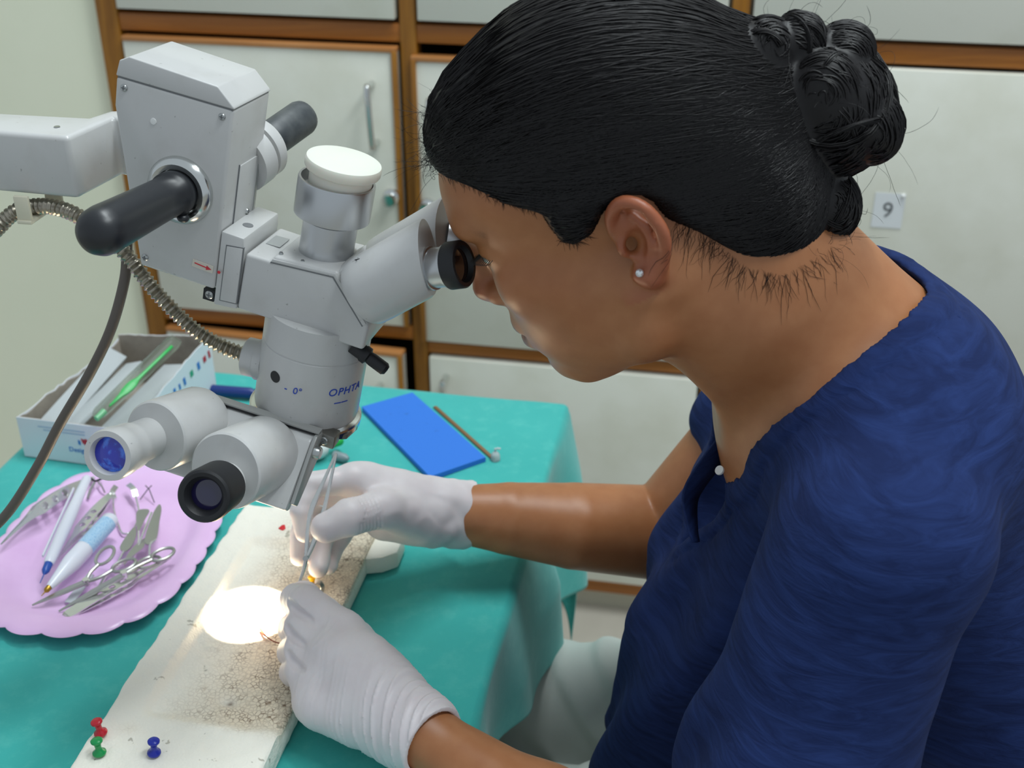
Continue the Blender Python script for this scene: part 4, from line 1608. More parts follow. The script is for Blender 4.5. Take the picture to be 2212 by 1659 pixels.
# white dropper bottle with a green cap, half hidden by the microscope
bt = thing('dropper_bottle', 'white dropper bottle with a green cap behind the right hand', 'bottle', UV(-.385, .985, CZ))
ba, bb = UV(-.403, .966, CZ + .0125), UV(-.372, .995, CZ + .0125)
adopt(MB().lathe(ba, bb - ba, [(0, 0), (.010, .0005), (.0120, .003), (.0122, .028), (.0105, .034), (.0060, .038), (.0050, .041), (0, .041)], 28).build('bottle_body', M_white, None, smooth=50), bt)
adopt(MB().lathe(bb + nrm(bb - ba) * .0005, bb - ba, [(0, 0), (.0055, 0), (.0055, .009), (.0040, .012), (0, .012)], 16).build('bottle_cap', mat('green_cap', '#27b04a', .35), None), bt)
o = thing('grey_stopper', 'small grey plastic stopper behind the tip of the raised scissors', 'stopper', UV(-.357, .982, CZ))
adopt(MB().lathe(UV(-.366, .985, CZ + .005), UV(1, -.25, 0), [(0, 0), (.0048, 0), (.005, .002), (.0046, .013), (.002, .017), (0, .017)], 16).build('cap_shell', mat('grey_plastic', '#7f8f93', .4), None, smooth=40), o)
o = thing('blue_marker', 'dark blue marker lying behind the torn carton', 'marker', UV(-.52, 1.095, CZ))
adopt(MB().lathe(UV(-.548, 1.088, CZ + .0065), UV(1, .03, 0), [(0, 0), (.005, 0), (.0062, .003), (.0062, .052), (.004, .058), (0, .058)], 18).build('marker_body', mat('dark_blue_plastic', '#1c3376', .3), None, smooth=40), o)
adopt(MB().lathe(UV(-.490, 1.090, CZ + .0065), UV(1, .03, 0), [(0, 0), (.0056, 0), (.0056, .022), (.004, .025), (0, .025)], 18).build('marker_cap', mat('black_cap', '#16181f', .3), None, smooth=40), o)


# push pins
def push_pin(label, base, lean, col_, s=1.0):
    t = thing('push_pin', label, 'push pin', base, 'push pins in the polystyrene block')
    ax = nrm(np.array([lean[0], lean[1], 1.0]))
    prof = [(0, 0), (.0044, 0), (.0048, .0008), (.0046, .0020), (.0028, .0032), (.0021, .0050), (.0023, .0078), (.0032, .0096), (.0041, .0104), (.0042, .0116), (.0034, .0124), (0, .0126)]
    adopt(MB().lathe(base + ax * .0015 * s, ax, [(r * s, h * s) for r, h in prof], 24).build('pin_head', col_, None, smooth=50), t)
    adopt(MB().cyl(base - ax * .006, base + ax * .003, .0006, n=8).build('pin_needle', M_steel, None), t)
    return t


push_pin('red push pin at the front left of the polystyrene block', UV(-.402, .567, BZ1), (-.14, .02), mat('red_pin_plastic', '#c01f30', .25))
push_pin('green push pin in front of the red one on the block', UV(-.394, .549, BZ1), (-.06, .10), mat('green_pin_plastic', '#14904c', .25))
push_pin('blue push pin at the front of the block right of the others', UV(-.357, .556, BZ1), (.10, .05), mat('blue_pin_plastic', '#1b2a9c', .25))
push_pin('yellow push pin under the fingers of the right hand', UV(-.3105, .7565, BZ1 - .005), (.06, .32), mat('yellow_pin_plastic', '#f0b400', .3), .9)
o = MB().prism([(-.004, -.001), (.002, -.003), (.004, .000), (.001, .005), (-.002, .004)], 0, .0012, lambda x, y, t: UV(-.3625 + x * .8, .829 + y, BZ1 + t)).build('red_chip', mat('red_plastic_chip', '#d0202c', .4), bevel=.0003)
tag(o, 'tiny red plastic chip on the far end of the foam block', 'chip')
cr_ = [UV(-.3065, .7545, BZ1 - .004) + np.array([.006 * math.cos(a), .005 * math.sin(a) * .3, .009 * math.sin(a) * .6 + .004]) for a in np.linspace(-1.2, 1.6, 12)]
o = ribbon(cr_, [.0045] * 12, .0008, (), nrm(UV(1, -.3, .4))).build('steel_band', M_steel)
tag(o, 'short curved steel band beside the yellow pin', 'band')
# brown scrap at the edge of the lit disc
o = MB().tube(catmull([Q(562, 1358, BZ1 - .003), Q(572, 1372, BZ1 - .002), Q(590, 1385, BZ1 - .003), Q(606, 1390, BZ1 - .004)], 5), [.0010] * 6 + [.0005] * 10, 6).build('brown_scrap', mat('brown_thread', '#7a3415', .7))
tag(o, 'small reddish brown scrap at the edge of the lit disc', 'scrap')

# ------------------------------------------------------------------ spring scissors held in the right hand
t = thing('spring_scissors', 'slim steel spring scissors held upright in the right gloved hand', 'scissors', P(661, 1205, .955))


def TP(x, y, d=None):
    return P(x, y, (.955 + (y - 1262) * .000035) if d is None else d)


for nm, pth in (('arm', [(726, 978), (712, 1010), (698, 1042), (684, 1072), (672, 1104), (665, 1150), (661, 1205)]), ('arm', [(727, 980), (718, 1020), (709, 1062), (699, 1104), (689, 1140), (675, 1178), (663, 1206)])):
    pts = catmull([TP(*q) for q in pth], 6)
    n = len(pts)
    rr = np.interp(np.linspace(0, 1, n), [0, .1, .35, .6, .9, 1], [.0008, .0011, .0015, .0021, .0018, .0014])
    adopt(MB().tube(pts, rr, 10, flat=.45, up=nrm(FW)).build(nm, M_inst, None, smooth=60), t)
adopt(MB().tube([TP(690, 1092), TP(699, 1094)], .0005, 6).build('stop_pin', M_inst), t)
for k in (0, 1):
    adopt(MB().tube(catmull([TP(662 + 2 * k, 1200), TP(654 + 3 * k, 1232), TP(641 + 4 * k, 1268)], 5), [.0022, .0022, .0023, .0022, .0020, .0018, .0016, .0014, .0012, .0010, .0008], 10, flat=.5, up=nrm(RT)).build('blade', M_inst, None, smooth=60), t)
adopt(MB().lathe(TP(661, 1206) - FW * .002, -FW, [(0, 0), (.0022, 0), (.0022, .001), (0, .0013)], 14).build('pivot', M_steel), t)

# ------------------------------------------------------------------ the person
def head_frame(psi, th, ro):
    fh = np.array([-math.cos(psi), math.sin(psi), 0])
    f = math.cos(th) * fh - math.sin(th) * ZZ
    h = math.sin(th) * fh + math.cos(th) * ZZ
    l = np.cross(h, f)
    return f, math.cos(ro) * l + math.sin(ro) * h, math.cos(ro) * h - math.sin(ro) * l


HF, HL_, HH = head_frame(*np.radians([2.68, 26.2, 1.94]))
HC = np.array([.0687, .7247, 1.1409])
HR = np.array([HF, HL_, HH])


def H(f, l, h):
    return HC + (f * HF + l * HL_ + h * HH) / 1000


def hloc(p):
    return ((np.asarray(p) - HC) @ HR.T) * 1000


person = empty('person', (0.46, .73, .0))
tag(person, 'person in a navy blue tunic and white gloves bent over the microscope', 'person')


def pchild(o):
    """parent world-space geometry to the person without moving it"""
    o.parent = person
    o.matrix_parent_inverse = person.matrix_world.inverted()
    return o


bpy.context.view_layer.update()

# --- pose: joints in the room
SH_L, EL_L, WR_L = np.array([.214, .572, .982]), np.array([.135, .500, .725]), P(892, 1572, .838)
SH_R, EL_R, WR_R = np.array([.258, .880, .955]), P(1415, 1150, 1.085), P(968, 1108, 1.03)
NECK = np.array([.205, .73, 1.02])
TU, TF = nrm((-.54, 0, .84)), nrm((-.84, 0, -.54))


def E3(c, r, k=.01, op='u', s=None, R=None):
    """ellipsoid in head space (mm)"""
    (s or body).ell(H(*c), np.array(r) / 1000, HR if R is None else np.array(R) @ HR, k, op)


body = SDF()
# cranium and face
E3((-3, 0, 45), (97, 70, 80))
E3((40, 0, -20), (50, 55, 62), .03)
E3((62, 0, 45), (34, 56, 36), .02)
for s_ in (1, -1):
    E3((62, s_ * 36, -12), (23, 20, 21), .02)                 # cheekbone
    body.chain([H(4, s_ * 55, -38), H(12, s_ * 50, -64), H(60, s_ * 17, -83)], [.017, .016, .0135], .02)   # jaw
    E3((30, s_ * 44, -40), (26, 16, 30), .02)
    E3((48, s_ * 30, -52), (28, 20, 28), .02)                 # cheek
    E3((98, s_ * 31, 19), (14, 17, 10), .012, 's')            # eye socket
E3((88, 0, 36), (9.5, 40, 8), .012)                             # brow
E3((66, 0, -48), (27, 30, 30), .02)                           # muzzle
E3((66, 0, -77), (15, 19, 15), .014)                          # chin
E3((40, 0, -82), (34, 25, 15), .02)
# nose
body.chain([H(92, 0, 18), H(97, 0, 5), H(101, 0, -13)], [.007, .0075, .009], .009)
E3((99.5, 0, -15), (11, 9, 8), .006)
for s_ in (1, -1):
    E3((92, s_ * 10.5, -19), (10, 7, 8), .006)
    E3((95, s_ * 7, -27), (5, 3, 4), .003, 's')
body.cone(H(99, 0, -22), H(92, 0, -30), .0045, .004, .006)
# lips
E3((88.5, 0, -43.5), (8.5, 20, 7), .007)
E3((88, 0, -57.5), (8.5, 17, 7.5), .005)
E3((99, 0, -50), (12, 24, 1.3), .004, 's')
E3((95, 0, -70), (10, 24, 4.5), .008, 's')
E3((73, 0, -81), (10, 15, 12), .010)
# eyelids
for s_ in (1, -1):
    E3((75.5, s_ * 31, 17), (13, 15.5, 11), .006)
    E3((90, s_ * 34, 14.5), (9, 15, 2.2), .003, 's')
# ears
def ER(x, y, z):
    """ear space: scaled about the ear's middle"""
    return (-11 + (x + 12) * .80, y * .985, 1 + (z - 3) * .86)


for s_ in (1, -1):
    E3((-11, s_ * 70.5, 1), (12, 5, 21), .006)
    hx = [(4, 68, 8), (2, 72, 20), (-4, 77, 29), (-14, 81, 32), (-24, 84, 25), (-29, 85, 12), (-29, 84, 0), (-24, 81, -12), (-16, 78, -21)]
    hx = [ER(*x) for x in catmull(hx, 3)]
    body.chain([H(a, s_ * b, c_) for a, b, c_ in hx], np.linspace(.0036, .0038, len(hx)), .002)
    lb = [ER(-16, 78, -20), ER(-8, 76, -26), ER(-1, 73, -23)]
    body.chain([H(a, s_ * b, c_) for a, b, c_ in lb], [.0045, .0062, .0048], .005)
    E3((-8.5, s_ * 79, -2), (7.5, 10, 10.5), .003, 's')
    E3((-14, s_ * 81, 17), (6.5, 4.5, 4), .004, 's')
    ah = [ER(-14, 76, 20), ER(-20, 78, 10), ER(-19.5, 78, -4), ER(-12, 76, -15)]
    body.chain([H(a, s_ * b, c_) for a, b, c_ in ah], [.0024, .0030, .0030, .0026], .003)
    E3((.5, s_ * 71.5, -2), (3.6, 4.5, 5.5), .004)
    E3((-5, s_ * 71, -3), (4, 11, 5), .003, 's')
# neck
body.chain([H(-28, 0, -30), H(-50, 0, -92), NECK], [.055, .056, .062], .03)
body.cone(H(-75, 0, -60), np.array([.245, .73, 1.045]), .042, .045, .03)
for s_, sh in ((-1, SH_L), (1, SH_R)):
    # sternomastoid and collar-bone ridge
    body.cone(H(-18, -s_ * 50, -40), np.array([.168, .73 + s_ * .018, .985]), .012, .010, .02)
    body.cone(NECK + np.array([.03, s_ * .045, .005]), sh, .046, .046, .04)
# torso core, shoulders, arms (the trunk stays inside the clothes)
body.cone((.235, .73, .965), (.40, .73, .70), .088, .092, .03, 'u', (0, 1, 0), .72)
body.chain([SH_L, EL_L], [.047, .041], .03)
body.chain([EL_L, EL_L * .45 + WR_L * .55, WR_L, WR_L + (WR_L - EL_L) * .1], [.040, .033, .0195, .0180], .02)
body.chain([SH_R, EL_R + np.array([.012, .0, .005])], [.047, .041], .03)
body.chain([EL_R, P(1240, 1136, 1.052), P(1100, 1120, 1.038), WR_R, P(930, 1104, 1.02)], [.0425, .0378, .0312, .0235, .0220], .001)

M_skin = NT('brown_skin')
n1 = M_skin.noise(70, 4)
base_ = M_skin.mix(M_skin.ramp(n1, [(.35, (0, 0, 0, 1)), (.7, (1, 1, 1, 1))]), C('#a46a42'), C('#ac734a'))
base_ = M_skin.mix(M_skin.math('MULTIPLY', M_skin.attr('flush').outputs['Fac'], .75), base_, C('#9c5039'))
base_ = M_skin.mix(M_skin.math('MULTIPLY', M_skin.attr('lips').outputs['Fac'], .85), base_, C('#6d403c'))
bn = M_skin.ramp(M_skin.noise(900, 2, .6, M_skin.coord((1, 1, .25))), [(.35, (.35, .35, .35, 1)), (.6, (1, 1, 1, 1))])
base_ = M_skin.mix(M_skin.math('MULTIPLY', M_skin.attr('brow').outputs['Fac'], bn), base_, C('#1d1714'))
M_skin.base(base_)
M_skin.set(rough=.42, sss=.08, spec=.5)
M_skin.b.inputs['Subsurface Radius'].default_value = (.006, .0025, .0015)
M_skin.b.inputs['Subsurface Scale'].default_value = 1.0
M_skin.bump(M_skin.noise(1400, 2), .06, .0003)
M_skin = M_skin.m


def a_flush(p):
    q = hloc(p)
    ear = sstep(66, 76, np.abs(q[:, 1])) * (np.abs(q[:, 0] + 12) < 26) * (np.abs(q[:, 2] - 3) < 40)
    nose = np.exp(-(((q[:, 0] - 103) / 14) ** 2 + (q[:, 1] / 16) ** 2 + ((q[:, 2] + 14) / 18) ** 2)) * .8
    ck = np.exp(-(((q[:, 0] - 60) / 25) ** 2 + ((np.abs(q[:, 1]) - 48) / 20) ** 2 + ((q[:, 2] + 12) / 22) ** 2)) * .25
    return np.clip(ear * .85 + nose + ck, 0, 1)


def a_lips(p):
    q = hloc(p)
    d = np.sqrt(((q[:, 0] - 95) / 13) ** 2 + (q[:, 1] / 23) ** 2 + ((q[:, 2] + 51) / 15) ** 2)
    return 1 - sstep(.82, 1.0, d)


def seg_d(q, pts):
    best = np.full(len(q), 1e9)
    for a, b in zip(pts, pts[1:]):
        a, b = np.array(a, float), np.array(b, float)
        t = np.clip(((q - a) @ (b - a)) / ((b - a) @ (b - a)), 0, 1)
        best = np.minimum(best, np.linalg.norm(q - a - t[:, None] * (b - a), axis=1))
    return best


def a_brow(p):
    q = hloc(p)
    q = np.stack([q[:, 0], np.abs(q[:, 1]), q[:, 2]], -1)
    return (1 - sstep(1.8, 5.5, seg_d(q, [(97, 9, 33), (94, 24, 39), (82, 42, 40), (74, 49, 35)]))) * .9


bo = pchild(body.build('body', M_skin, None, .0018, {'flush': a_flush, 'lips': a_lips, 'brow': a_brow}, 1))
# eyes and lashes
m = NT('eye')
q_ = m.node('ShaderNodeTexGradient', gradient_type='SPHERICAL')
tc = m.coord((1 / .013, 1 / .013, 1 / .013))
m.base(C('#d9d2c8'))
m.set(rough=.1)
M_eye = m.m
for s_ in (1, -1):
    e = pchild(MB().ell(H(75.8, s_ * 31, 16), .0120, None, 24, 16).build('eye', M_eye))
    ir = MB().ell(H(84, s_ * 31, 14.8), np.array([.0042, .0058, .0058]), HR, 20, 10).build('iris', mat('dark_brown_iris', '#1d120c', .1))
    ir.parent = e
    ir.matrix_parent_inverse = e.matrix_world.inverted()
    k = MB()
    for i in range(26):
        t = i / 25
        b0 = np.array([87.5 - 8.5 * (2 * t - 1) ** 2 * (1 if t < .5 else 1.3), s_ * (19 + 26 * t), 16.4 + 1.5 * math.sin(t * 3.1)])
        b1 = b0 + np.array([5.5, s_ * (t - .35) * 5, -2.2])
        b2 = b1 + np.array([2.5, s_ * (t - .35) * 2, .6])
        k.tube([H(*b0), H(*b1), H(*b2)], [.00035, .00025, .0001], 3)
    ls = k.build('eyelashes', mat('black_lash', '#0c0a0a', .5))
    pchild(ls)
# ear stud
es = pchild(MB().ell(H(-3.0, 78.5, -17.5), .0026, HR, 10, 6).build('ear_stud', mat('crystal_stud', '#e6eaee', .05, .6), smooth=0))

# ------------------------------------------------------------------ tunic and trousers
tunic = SDF()
tunic.cone((.246, .73, .968), (.40, .73, .70), .098, .118, .03, 'u', (0, 1, 0), .70)
tunic.ell((.262, .73, .995), (.085, .135, .080), None, .04)
for s_, sh in ((-1, SH_L), (1, SH_R)):
    tunic.cone(np.array([.240, .73 + s_ * .045, 1.030]), sh + np.array([.004, 0, .002]), .050, .056, .04)
    tunic.ell((.188, .73 + s_ * .054, .862), (.054, .058, .060), None, .05)
# loose front hanging from the bust
tunic.cone((.168, .70, .79), (.152, .69, .66), .076, .087, .05)
tunic.cone((.185, .76, .80), (.180, .76, .66), .070, .085, .05)
# sleeves
tunic.chain([SH_L, SH_L * .5 + EL_L * .5, EL_L], [.060, .066, .070], .018)
tunic.chain([SH_R, SH_R * .6 + EL_R * .4], [.052, .054], .03)
# neck opening: an inflated neck, opened to a short slit in front
neck_axis = [(H(-50, 0, -60), .066), (NECK + np.array([-.004, 0, .012]), .080), (NECK + np.array([-.02, 0, -.03]), .060)]
open_ = SDF()
open_.chain([a for a, b in neck_axis], [b for a, b in neck_axis], .03)
open_.chain([np.array([.165, .735, 1.00]), np.array([.160, .742, .945]), np.array([.146, .742, .905]), np.array([.132, .737, .868])], [.036, .032, .020, .004], .01)


def cut_open(p, d):
    o = open_.evalp(p.reshape(-1, 3)).reshape(d.shape)
    inb = 1 - sstep(.013, .0160, o)
    ck = vnoise(p.reshape(-1, 3), 190, 12).reshape(d.shape) * .0007 * inb
    band = inb * .0020 + ck - .0020 * np.exp(-((o - .0155) / .0012) ** 2) - .0010 * np.exp(-((o - .0195) / .0010) ** 2)
    inner = np.minimum(o, .08)
    d = d - band
    h = np.maximum(.004 - np.abs(d + inner), 0) / .004
    return np.maximum(d, -inner) + h * h * .001


def folds(p, d):
    q = p.reshape(-1, 3).astype(np.float64)
    w = vnoise(q * np.array([1, 1, 1]), 12, 2) * .0035
    # soft creases running round the sleeve and down the back
    a = q[:, 0] * .45 - q[:, 2] * .9 + q[:, 1] * .25
    c_ = vnoise(np.stack([q[:, 0] * 6, q[:, 1] * 6, a * 42], -1), 1.0, 5) * .0022
    front = sstep(.19, .12, q[:, 0]) * sstep(.93, .86, q[:, 2])
    f2 = np.sin(q[:, 1] * 95 + q[:, 2] * 30 + 3 * vnoise(q, 9, 8)) * .0045 * front
    return d + (w + c_ + f2).reshape(d.shape).astype(np.float32)


big = np.array([9, 9, 9])
tunic.disp(folds, -big, big)
tunic.disp(cut_open, -big, big)
m = NT('navy_gauze_cotton')
cr = m.noise(1.0, 4, .6, m.coord((26, 16, 120), (math.radians(24), math.radians(-26), 0)), 1.2)
n2 = m.noise(260, 2)
m.base(m.mix(m.ramp(cr, [(.35, (0, 0, 0, 1)), (.65, (1, 1, 1, 1))]), C('#16244c'), C('#203262')))
m.set(rough=.95, spec=.2)
b1 = m.bump(cr, .32, .003)
m.bump(n2, .12, .0006, b1)
M_navy = m.m
pchild(tunic.build('tunic', M_navy, None, .0029, None, 1))
# placket edge and button inside the neck slit
pb = MB().lathe(P(1556, 1017, .815), -ray(1556, 1017) + np.array([-1.2, 0, .9]), [(0, 0), (.0032, 0), (.0034, .0008), (.0032, .0018), (.0022, .0015), (0, .0015)], 18).build('button', M_white)
pchild(pb)

pk = MB()
La = catmull([P(1573, 884, .875), P(1560, 935, .868), P(1520, 990, .858), P(1488, 1040, .850), P(1478, 1078, .846), P(1488, 1135, .838), P(1500, 1170, .834)], 5)
Lb = catmull([P(1592, 905, .885), P(1585, 960, .880), P(1556, 1010, .870), P(1524, 1052, .862), P(1508, 1085, .858), P(1508, 1140, .848), P(1512, 1170, .842)], 5)
n_ = len(La)
pk.add(list(La) + list(Lb), [(i, i + 1, n_ + i + 1, n_ + i) for i in range(n_ - 1)])
po2 = pk.build('placket', M_navy, None, smooth=60)
sd = po2.modifiers.new('thickness', 'SOLIDIFY')
sd.thickness = .0022
pchild(po2)
tr = SDF()
tr.cone((.46, .82, .590), (-.04, .925, .528), .085, .068, .03)
tr.cone((.46, .65, .580), (-.04, .765, .522), .085, .068, .03)
tr.ell((.47, .73, .60), (.11, .17, .11), None, .05)
for y_ in (.925, .765):
    tr.cone((-.04, y_, .52), (.02, y_, .12), .066, .052, .03)


def tfold(p, d):
    q = p.reshape(-1, 3)
    a = q[:, 0] * 1.1 + q[:, 2] * .9 + .12 * q[:, 1]
    return d + (vnoise(np.stack([a * 55, q[:, 1] * 7, q[:, 2] * 6], -1), 1.0, 4) * .0045 + vnoise(q, 16, 6) * .003).reshape(d.shape).astype(np.float32)


tr.disp(tfold, -big, big)
pchild(tr.build('trousers', mat('white_cotton_trousers', '#c9cfc9', .85, bump=.1, bscale=500), None, .004))
for y_ in (.925, .765):
    s_ = SDF()
    s_.chain([(.02, y_, .13), (.025, y_, .05), (-.10, y_, .032)], [.035, .032, .030], .02)
    s_.cone((.03, y_, .028), (-.13, y_, .025), .028, .026, .02, 'u', (0, 0, 1), 1.2)
    pchild(s_.build('shoe', mat('dark_shoe', '#2b2926', .6), None, .004))

# ------------------------------------------------------------------ hair: combed-back cap, bun, loose strands
M_hair = NT('black_hair')
hn = M_hair.noise(1.0, 3, .6, M_hair.coord((500, 500, 500)))
M_hair.base(M_hair.mix(hn, C('#0b0a0c'), C('#1a1718')))
M_hair.set(rough=.46, spec=.35)
M_hair = M_hair.m
hair = SDF()
HAIRLINE = [(97, 78), (84, 71), (71, 65), (57, 49), (44, 41), (36, 36), (34, 13), (26, 8), (14, 11), (4, 20), (-6, 27), (-19, 26), (-26, 14), (-28, 0), (-38, -15), (-47, -30), (-56, -50), (-76, -66), (-112, -70)]
POLY = np.array(HAIRLINE + [(-190, -70), (-190, 190), (120, 190), (120, 78)], np.float32)


def poly_sd(x, y):
    d2 = np.full(x.shape, 1e9, np.float32)
    inside = np.zeros(x.shape, bool)
    n = len(POLY)
    for i in range(n):
        a, b = POLY[i], POLY[(i + 1) % n]
        e = b - a
        wx, wy = x - a[0], y - a[1]
        t = np.clip((wx * e[0] + wy * e[1]) / (e @ e), 0, 1)
        d2 = np.minimum(d2, (wx - e[0] * t) ** 2 + (wy - e[1] * t) ** 2)
        c_ = (a[1] > y) != (b[1] > y)
        if abs(e[1]) > 1e-9:
            inside ^= c_ & (x < e[0] * (y - a[1]) / e[1] + a[0])
    return np.where(inside, -1, 1) * np.sqrt(d2)


def hair_cut(p):
    q = ((p - HC.astype(np.float32)) @ HR.T.astype(np.float32)) * 1000
    return poly_sd(q[..., 0], q[..., 2]) / 1000


E3((-5, 0, 50), (103, 78, 90), .01, 'u', hair)
E3((-62, 0, 15), (58, 60, 72), .03, 'u', hair)
E3((54, 0, 75), (36, 50, 42), .02, 'u', hair)
E3((-82, 0, -28), (44, 58, 46), .03, 'u', hair)
E3((20, 0, 30), (40, 73.5, 40), .01, 'u', hair)
hair._put('i', hair_cut, -big, big, .010)
E3((-112, 0, 18), (30, 34, 50), .02, 'u', hair)
cap_only = SDF()
cap_only.ops = list(hair.ops)
BUN = [((-138, 0, 4), (38, 40, 42)), ((-137, 8, 50), (15, 15, 17)), ((-156, 4, 32), (19, 18, 18)), ((-156, 6, -12), (20, 30, 25)), ((-118, 12, -50), (18, 20, 20)), ((-118, 14, 56), (15, 16, 16)), ((-140, 26, 20), (20, 14, 24))]
for c_, r_ in BUN:
    E3(c_, r_, .006, 'u', hair)
ho = pchild(hair.build('hair', M_hair, None, .0022))


def strands(curves, radii, name):
    """thin three-sided strands from arrays of points"""
    V_, F_ = [], []
    base = 0
    for pts, r in zip(curves, radii):
        n = len(pts)
        tan = np.gradient(pts, axis=0)
        tan /= np.linalg.norm(tan, axis=1)[:, None] + 1e-9
        ref = np.where(np.abs(tan[:, :1]) < .8, np.array([[1.0, 0, 0]]), np.array([[0, 0, 1.0]]))
        x = np.cross(tan, ref)
        x /= np.linalg.norm(x, axis=1)[:, None] + 1e-9
        y = np.cross(tan, x)
        tp = r * np.clip(np.minimum(np.arange(n), np.arange(n)[::-1]) / 2.0 + .25, 0, 1)[:, None]
        ring = np.stack([pts + tp * (x * math.cos(a) + y * math.sin(a)) for a in (0, 2.0944, 4.1888)], 1)
        V_.append(ring.reshape(-1, 3))
        i = np.arange(n - 1)
        for k in range(3):
            F_.append(np.stack([i * 3 + k, i * 3 + (k + 1) % 3, (i + 1) * 3 + (k + 1) % 3, (i + 1) * 3 + k], -1) + base)
        base += n * 3
    return np_mesh(name, np.concatenate(V_), np.concatenate(F_), M_hair)


rng = np.random.default_rng(3)


def cast(sdf, o, d, t0, it=14):
    """from o + d*t0 step inwards to the surface"""
    t = t0.copy()
    for _ in range(it):
        t = t - np.clip(sdf.evalp(o + d * t[:, None]), -.004, .03) * .9
    return t


# combed strands: from the hairline back to the bun
NS, NPT = 4200, 18
par = rng.random(NS) * (len(HAIRLINE) - 1.001)
ki = par.astype(int)
fr2 = (par - ki)[:, None]
hp = np.array(HAIRLINE, float)
fh_ = hp[ki] * (1 - fr2) + hp[ki + 1] * fr2
side = np.where(rng.random(NS) < .68, 1.0, -1.0)
front = rng.random(NS) < .33
lf = rng.uniform(-58, 58, NS)
OC = np.array([-10, 0, 32.0])
# side starts: march along the l axis; front starts: march along f
S = np.stack([fh_[:, 0], side * 95, fh_[:, 1] + rng.uniform(0, 3, NS)], -1)
ctr = np.stack([S[:, 0], np.zeros(NS), S[:, 2]], -1)
ctr[front] = np.stack([np.zeros(NS), lf, 76 - .0042 * lf ** 2 + rng.uniform(0, 3, NS)], -1)[front]
dirs = np.stack([np.zeros(NS), side, np.zeros(NS)], -1)
dirs[front] = (1, 0, 0)
o_w = HC + (ctr / 1000) @ HR
d_w = dirs @ HR
t_ = cast(hair, o_w, d_w, np.where(front, .125, .105))
S = hloc(o_w + d_w * t_[:, None])
ok = (np.abs(hair.evalp(HC + (S / 1000) @ HR)) < .002) & (t_ > .01)
S = S[ok]
NS = len(S)
T = np.array([-122, 0, 12.0]) + rng.normal(0, 1, (NS, 3)) * np.array([5, 12, 16])
T[:, 1] += np.sign(S[:, 1]) * 12
a = S - OC
b = T - OC
a /= np.linalg.norm(a, axis=1)[:, None]
b /= np.linalg.norm(b, axis=1)[:, None]
om = np.arccos(np.clip((a * b).sum(1), -1, 1))[:, None]
ts = np.linspace(0, 1, NPT)
D = np.stack([(np.sin((1 - t) * om) * a + np.sin(t * om) * b) / np.sin(om) for t in ts], 1)
Dw = D.reshape(-1, 3) @ HR
ow = np.tile(HC + (OC / 1000) @ HR, (len(Dw), 1))
tt = cast(cap_only, ow, Dw, np.full(len(Dw), .19), 22)
off = np.repeat(rng.uniform(-.0006, .0010, NS), NPT)
curv = (ow + Dw * (tt + off)[:, None]).reshape(NS, NPT, 3)
so_ = strands(list(curv), rng.uniform(.0003, .00062, NS), 'combed_strands')
so_.parent = ho
so_['kind'] = 'stuff'

# curls of the bun: locks wound round its lobes
curves, radii = [], []
for c_, r_ in BUN:
    nl = 15 if max(r_) > 35 else 5
    for k in range(nl):
        axv = nrm(rng.normal(0, 1, 3) * np.array([.5, 1.4, .5]))
        Bx = basis(axv)
        t0, arc = rng.uniform(0, 6.28), rng.uniform(2.4, 5.2)
        lat = rng.uniform(-.75, .75)
        tt_ = np.linspace(t0, t0 + arc, 22)
        sp_ = lat + rng.uniform(-.3, .3) * np.linspace(-1, 1, 22)
        ctrp = (np.cos(sp_)[:, None] * (np.cos(tt_)[:, None] * Bx[0] + np.sin(tt_)[:, None] * Bx[1]) + np.sin(sp_)[:, None] * Bx[2]) * np.array(r_) * rng.uniform(.96, 1.07)
        wdt = rng.uniform(2.0, 4.2) * (1.0 if max(r_) > 30 else .7)
        curves.append(HC + ((np.array(c_) + ctrp * .985) / 1000) @ HR)
        radii.append(wdt * .00075)
        for j in range(14):
            ph = rng.uniform(0, 6.28)
            rr = wdt * math.sqrt(rng.random())
            tw = rng.uniform(.5, 1.4)
            nml = ctrp / np.linalg.norm(ctrp, axis=1)[:, None]
            tanv = np.gradient(ctrp, axis=0)
            tanv /= np.linalg.norm(tanv, axis=1)[:, None]
            sv = np.cross(nml, tanv)
            o_ = rr * (np.cos(ph + tw * tt_)[:, None] * nml * .7 + np.sin(ph + tw * tt_)[:, None] * sv)
            curves.append(HC + ((np.array(c_) + ctrp + o_) / 1000) @ HR)
            radii.append(rng.uniform(.00035, .0007))
for c_, r_ in BUN:
    # dense winding that covers each lobe
    axv = nrm(np.array([rng.uniform(-.5, .5), 1.0, rng.uniform(-.5, .5)]))
    Bx = basis(axv)
    for k in range(480 if max(r_) > 35 else 150):
        lat = math.asin(rng.uniform(-.985, .985))
        t0, arc = rng.uniform(0, 6.28), rng.uniform(1.8, 4.4)
        tt_ = np.linspace(t0, t0 + arc, 18)
        sp_ = lat + rng.uniform(-.22, .22) * np.linspace(-1, 1, 18) + .05 * np.sin(tt_ * 3 + k)
        ctrp = (np.cos(sp_)[:, None] * (np.cos(tt_)[:, None] * Bx[0] + np.sin(tt_)[:, None] * Bx[1]) + np.sin(sp_)[:, None] * Bx[2]) * np.array(r_) * rng.uniform(.99, 1.035)
        curves.append(HC + ((np.array(c_) + ctrp) / 1000) @ HR)
        radii.append(rng.uniform(.0004, .0008))
bo_ = strands(curves, radii, 'bun_curls')
bo_.parent = ho
bo_['kind'] = 'stuff'

# flyaway hairs at forehead, bun and nape
curves, radii = [], []


